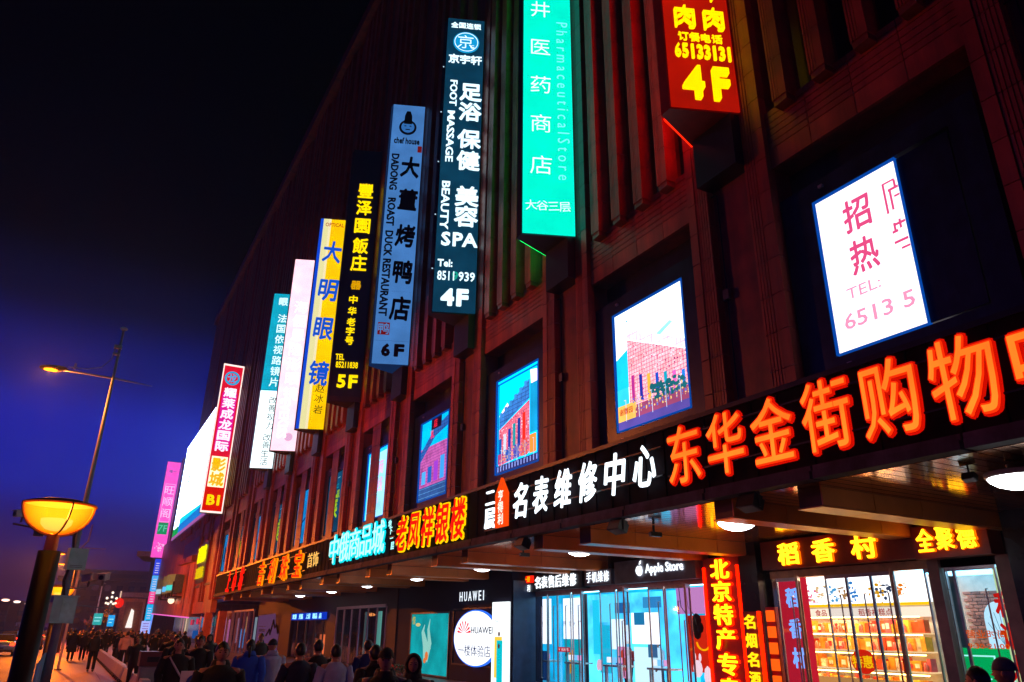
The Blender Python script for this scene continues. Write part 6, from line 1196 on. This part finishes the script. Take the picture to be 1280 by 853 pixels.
person(1.4, 42, .05, 'walker in black from behind on the red path left of the barriers', '#050507', '#050506', 'jacket', 'short', hgt=1.74, phase=.8, pose='pocket')
person(.62, 55, 0, 'walker in a long dark coat near the kerb, paired with a shorter one', '#140e16', '#0a0a0c', 'long', 'short', hgt=1.78)
person(1.25, 56, 0, 'shorter companion in a dark jacket with pale hem near the kerb', '#101018', '#0a0a0c', 'jacket', 'long', hgt=1.62)
person(2.9, 45, 0, 'walker in a pale pinkish jacket just right of the barrier row', '#c09090', '#08080a', 'jacket', 'short', hgt=1.72)
person(3.7, 47, 0, 'walker in a black jacket right of the pale pinkish jacket', '#060608', '#08080a', 'jacket', 'short', hgt=1.70)
person(2.3, 30, PI, 'woman in a reddish brown coat behind the litter bin', '#2a1010', '#0a0808', 'mid', 'long', hgt=1.64)
person(3.1, 27.5, PI, 'tall figure in black with hands in pockets in the crowd right of the litter bin', '#050507', '#050507', 'mid', 'short', hgt=1.80, pose='pocket')
person(2.75, 23.5, PI + .2, 'man in black looking at his phone left of the strap wearer', '#060608', '#060608', 'mid', 'short', hgt=1.74, pose='phone')
person(5.4, 35, .4, 'person in a pale patterned jacket in the middle of the crowd', '#8c8890', '#0a0a10', 'jacket', 'long', hgt=1.66)
person(4.6, 30, PI, 'person in a dark grey coat in the crowd before the violet glass front', '#17161c', '#08080a', 'mid', 'hoodup', hgt=1.70)
dk = ['#060608', '#20242c', '#2a1418', '#0a080c', '#100c10', '#0a0e18', '#141014', '#181420', '#0c0c10', '#1a1018']
G_ = 'pedestrians in the dense crowd'
seen = set()
styles = ['jacket', 'mid', 'long']; hairs = ['short', 'long', 'hoodup', 'beanie', 'tail']
for i in range(26):
    for _ in range(40):
        y = R.uniform(36, 95); x = R.uniform(3.0, 4.2 + (y - 26) * .13); 
        if all((x - a) ** 2 + (y - b_) ** 2 > 1.0 for a, b_ in seen): break
    seen.add((x, y)); st_, hr_ = R.choice(styles), R.choice(hairs); fc = R.choice((0, PI)); back = 'facing the camera' if fc else 'seen from behind'
    nice = {'jacket': 'short jacket', 'mid': 'mid length coat', 'long': 'long coat'}[st_]; hn = {'short': 'short hair', 'long': 'long hair', 'hoodup': 'hood up', 'beanie': 'knit hat', 'tail': 'hair tied back'}[hr_]
    person(x, y, fc + R.uniform(-.3, .3), 'dark %s walker, %s, %s, in the far crowd' % (nice, hn, back), R.choice(dk), R.choice(dk), st_, hr_, R.uniform(1.58, 1.82), R.choice(('walk', 'walk', 'pocket', 'phone')), G_)
for i, (x, y) in enumerate(((2.0, 60), (2.6, 62), (1.9, 66), (2.9, 68), (1.2, 74), (2.1, 78), (3.2, 58), (3.0, 52), (1.6, 84), (.6, 80))):
    person(x, y, R.choice((0, PI)), 'dark coated pedestrian in the distance between kerb and barriers', R.choice(dk + ['#1a3048']), R.choice(dk), R.choice(styles), 'short', R.uniform(1.6, 1.8), 'walk', 'distant pedestrians near the kerb')
person(17.3, 25.6, -1.2, 'customer in a dark coat inside the phone shop, left', '#101018', '#08080a', 'mid', 'short', 1.7, 'pocket', G2)
person(17.4, 22.4, 1.9, 'customer in a red jacket inside the phone shop, middle', '#801018', '#08080a', 'jacket', 'tail', 1.64, 'phone', G2)
person(17.5, 20.9, PI / 2, 'shop assistant in white behind the phone shop glass, right', '#c0c4d0', '#101020', 'jacket', 'short', 1.72, 'walk', G2)
# cyclist
cx_, cy_ = -1.35, 58
t = thing('bicycle', 'bicycle ridden along the kerb lane', 'bicycle', (cx_, cy_, -.12)); 
def whl(y0):
    g = MB((cx_, y0, .22), Y, Z)
    for a in range(20):
        t0, t1 = 2 * PI * a / 20, 2 * PI * (a + 1) / 20; g.prism([(r * math.cos(q), r * math.sin(q)) for r, q in ((.34, t0), (.34, t1), (.3, t1), (.3, t0))], -.02, .02)
    for a in range(8): g.tube([(0, 0, 0), (.3 * math.cos(a * PI / 4), .3 * math.sin(a * PI / 4), 0)], .004, 4)
    part('wheel', g, BLACK, t)
whl(cy_ - .5); whl(cy_ + .55)
part('frame', MB().tube([(cx_, cy_ - .5, .22), (cx_, cy_ - .05, .22), (cx_, cy_ + .4, .7), (cx_, cy_ - .2, .7), (cx_, cy_ - .05, .22)], .018, 6).tube([(cx_, cy_ - .5, .22), (cx_, cy_ - .2, .7)], .014, 6).tube([(cx_, cy_ + .55, .22), (cx_, cy_ + .4, .85)], .018, 6), STEEL, t)
part('saddle', MB().ball((cx_, cy_ - .24, .82), (.09, .14, .04), 10, 6), BLACK, t); part('handlebar', MB().tube([(cx_ - .28, cy_ + .3, .92), (cx_, cy_ + .4, .9), (cx_ + .28, cy_ + .3, .92)], .014, 6), STEEL, t)
t = thing('person', 'cyclist in a pale pinkish jacket riding away between the two lamp posts', 'person', (cx_, cy_, 0)); g = MB((cx_, cy_, 0)); g.sm = True
g.ring([(0, -.22, .82, .13, .11), (0, -.2, .95, .15, .12), (0, -.1, 1.15, .14, .11), (0, 0, 1.32, .17, .11), (0, .02, 1.4, .1, .08), (0, .05, 1.46, .055, .055), (0, .07, 1.5, .05, .05)], 12)
for sg, kz, fz in ((-1, .62, .2), (1, .78, .36)):
    g.tube([(sg * .08, -.2, .85), (sg * .11, .05, kz + .05), (sg * .11, .14, kz), (sg * .1, .02, (kz + fz) / 2), (sg * .1, 0, fz)], [.09, .075, .056, .05, .036], 8); g.tube([(sg * .17, 0, 1.32), (sg * .24, .12, 1.12), (sg * .26, .3, .95)], [.055, .04, .028], 8)
    g.ball((sg * .27, .32, .94), (.03, .05, .03), 8, 5)
g.ball((0, .1, 1.6), (.078, .098, .115), 14, 10); part('body', g, SKIN, t)
g = MB((cx_, cy_, 0)); g.sm = True; g.ring([(0, -.22, .84, .2, .17), (0, -.2, .96, .2, .165), (0, -.1, 1.15, .19, .15), (0, 0, 1.32, .21, .14), (0, .02, 1.42, .13, .1), (0, .05, 1.47, .08, .08)], 14)
for sg in (-1, 1): g.tube([(sg * .17, 0, 1.34), (sg * .25, .12, 1.12), (sg * .26, .29, .96)], [.085, .068, .05], 8)
part('coat', g, cloth('#c88c88'), t)
g = MB((cx_, cy_, 0)); g.sm = True
for sg, kz, fz in ((-1, .62, .2), (1, .78, .36)): g.tube([(sg * .08, -.2, .86), (sg * .11, .05, kz + .05), (sg * .11, .15, kz), (sg * .1, .02, (kz + fz) / 2), (sg * .1, 0, fz)], [.11, .09, .07, .06, .05], 8)
part('trousers', g, cloth('#0a0a10'), t); part('hair', MB((cx_, cy_, 0)).ball((0, .09, 1.625), (.086, .105, .115), 12, 8), HAIR, t, True)
for sg, fz in ((-1, .14), (1, .3)): part('shoe', MB((cx_, cy_, 0)).ball((sg * .1, .05, fz), (.045, .12, .045), 8, 5), cloth('#101010'), t, True)

# ================================================================== NIGHT HAZE
g = MB().box(-905, 905, -65, 1505, -1.2, 49.5); hz = part('haze', g, D.materials.new('night_haze')); hz['kind'] = 'stuff'
mt = hz.active_material; mt.use_nodes = True; n = mt.node_tree; n.nodes.clear(); o = n.nodes.new('ShaderNodeOutputMaterial'); pv_ = n.nodes.new('ShaderNodeVolumePrincipled')
pv_.inputs['Color'].default_value = (.34, .48, 1, 1); pv_.inputs['Density'].default_value = .0007; pv_.inputs['Anisotropy'].default_value = .55; n.links.new(pv_.outputs[0], o.inputs['Volume'])
cy.volume_bounces = 0
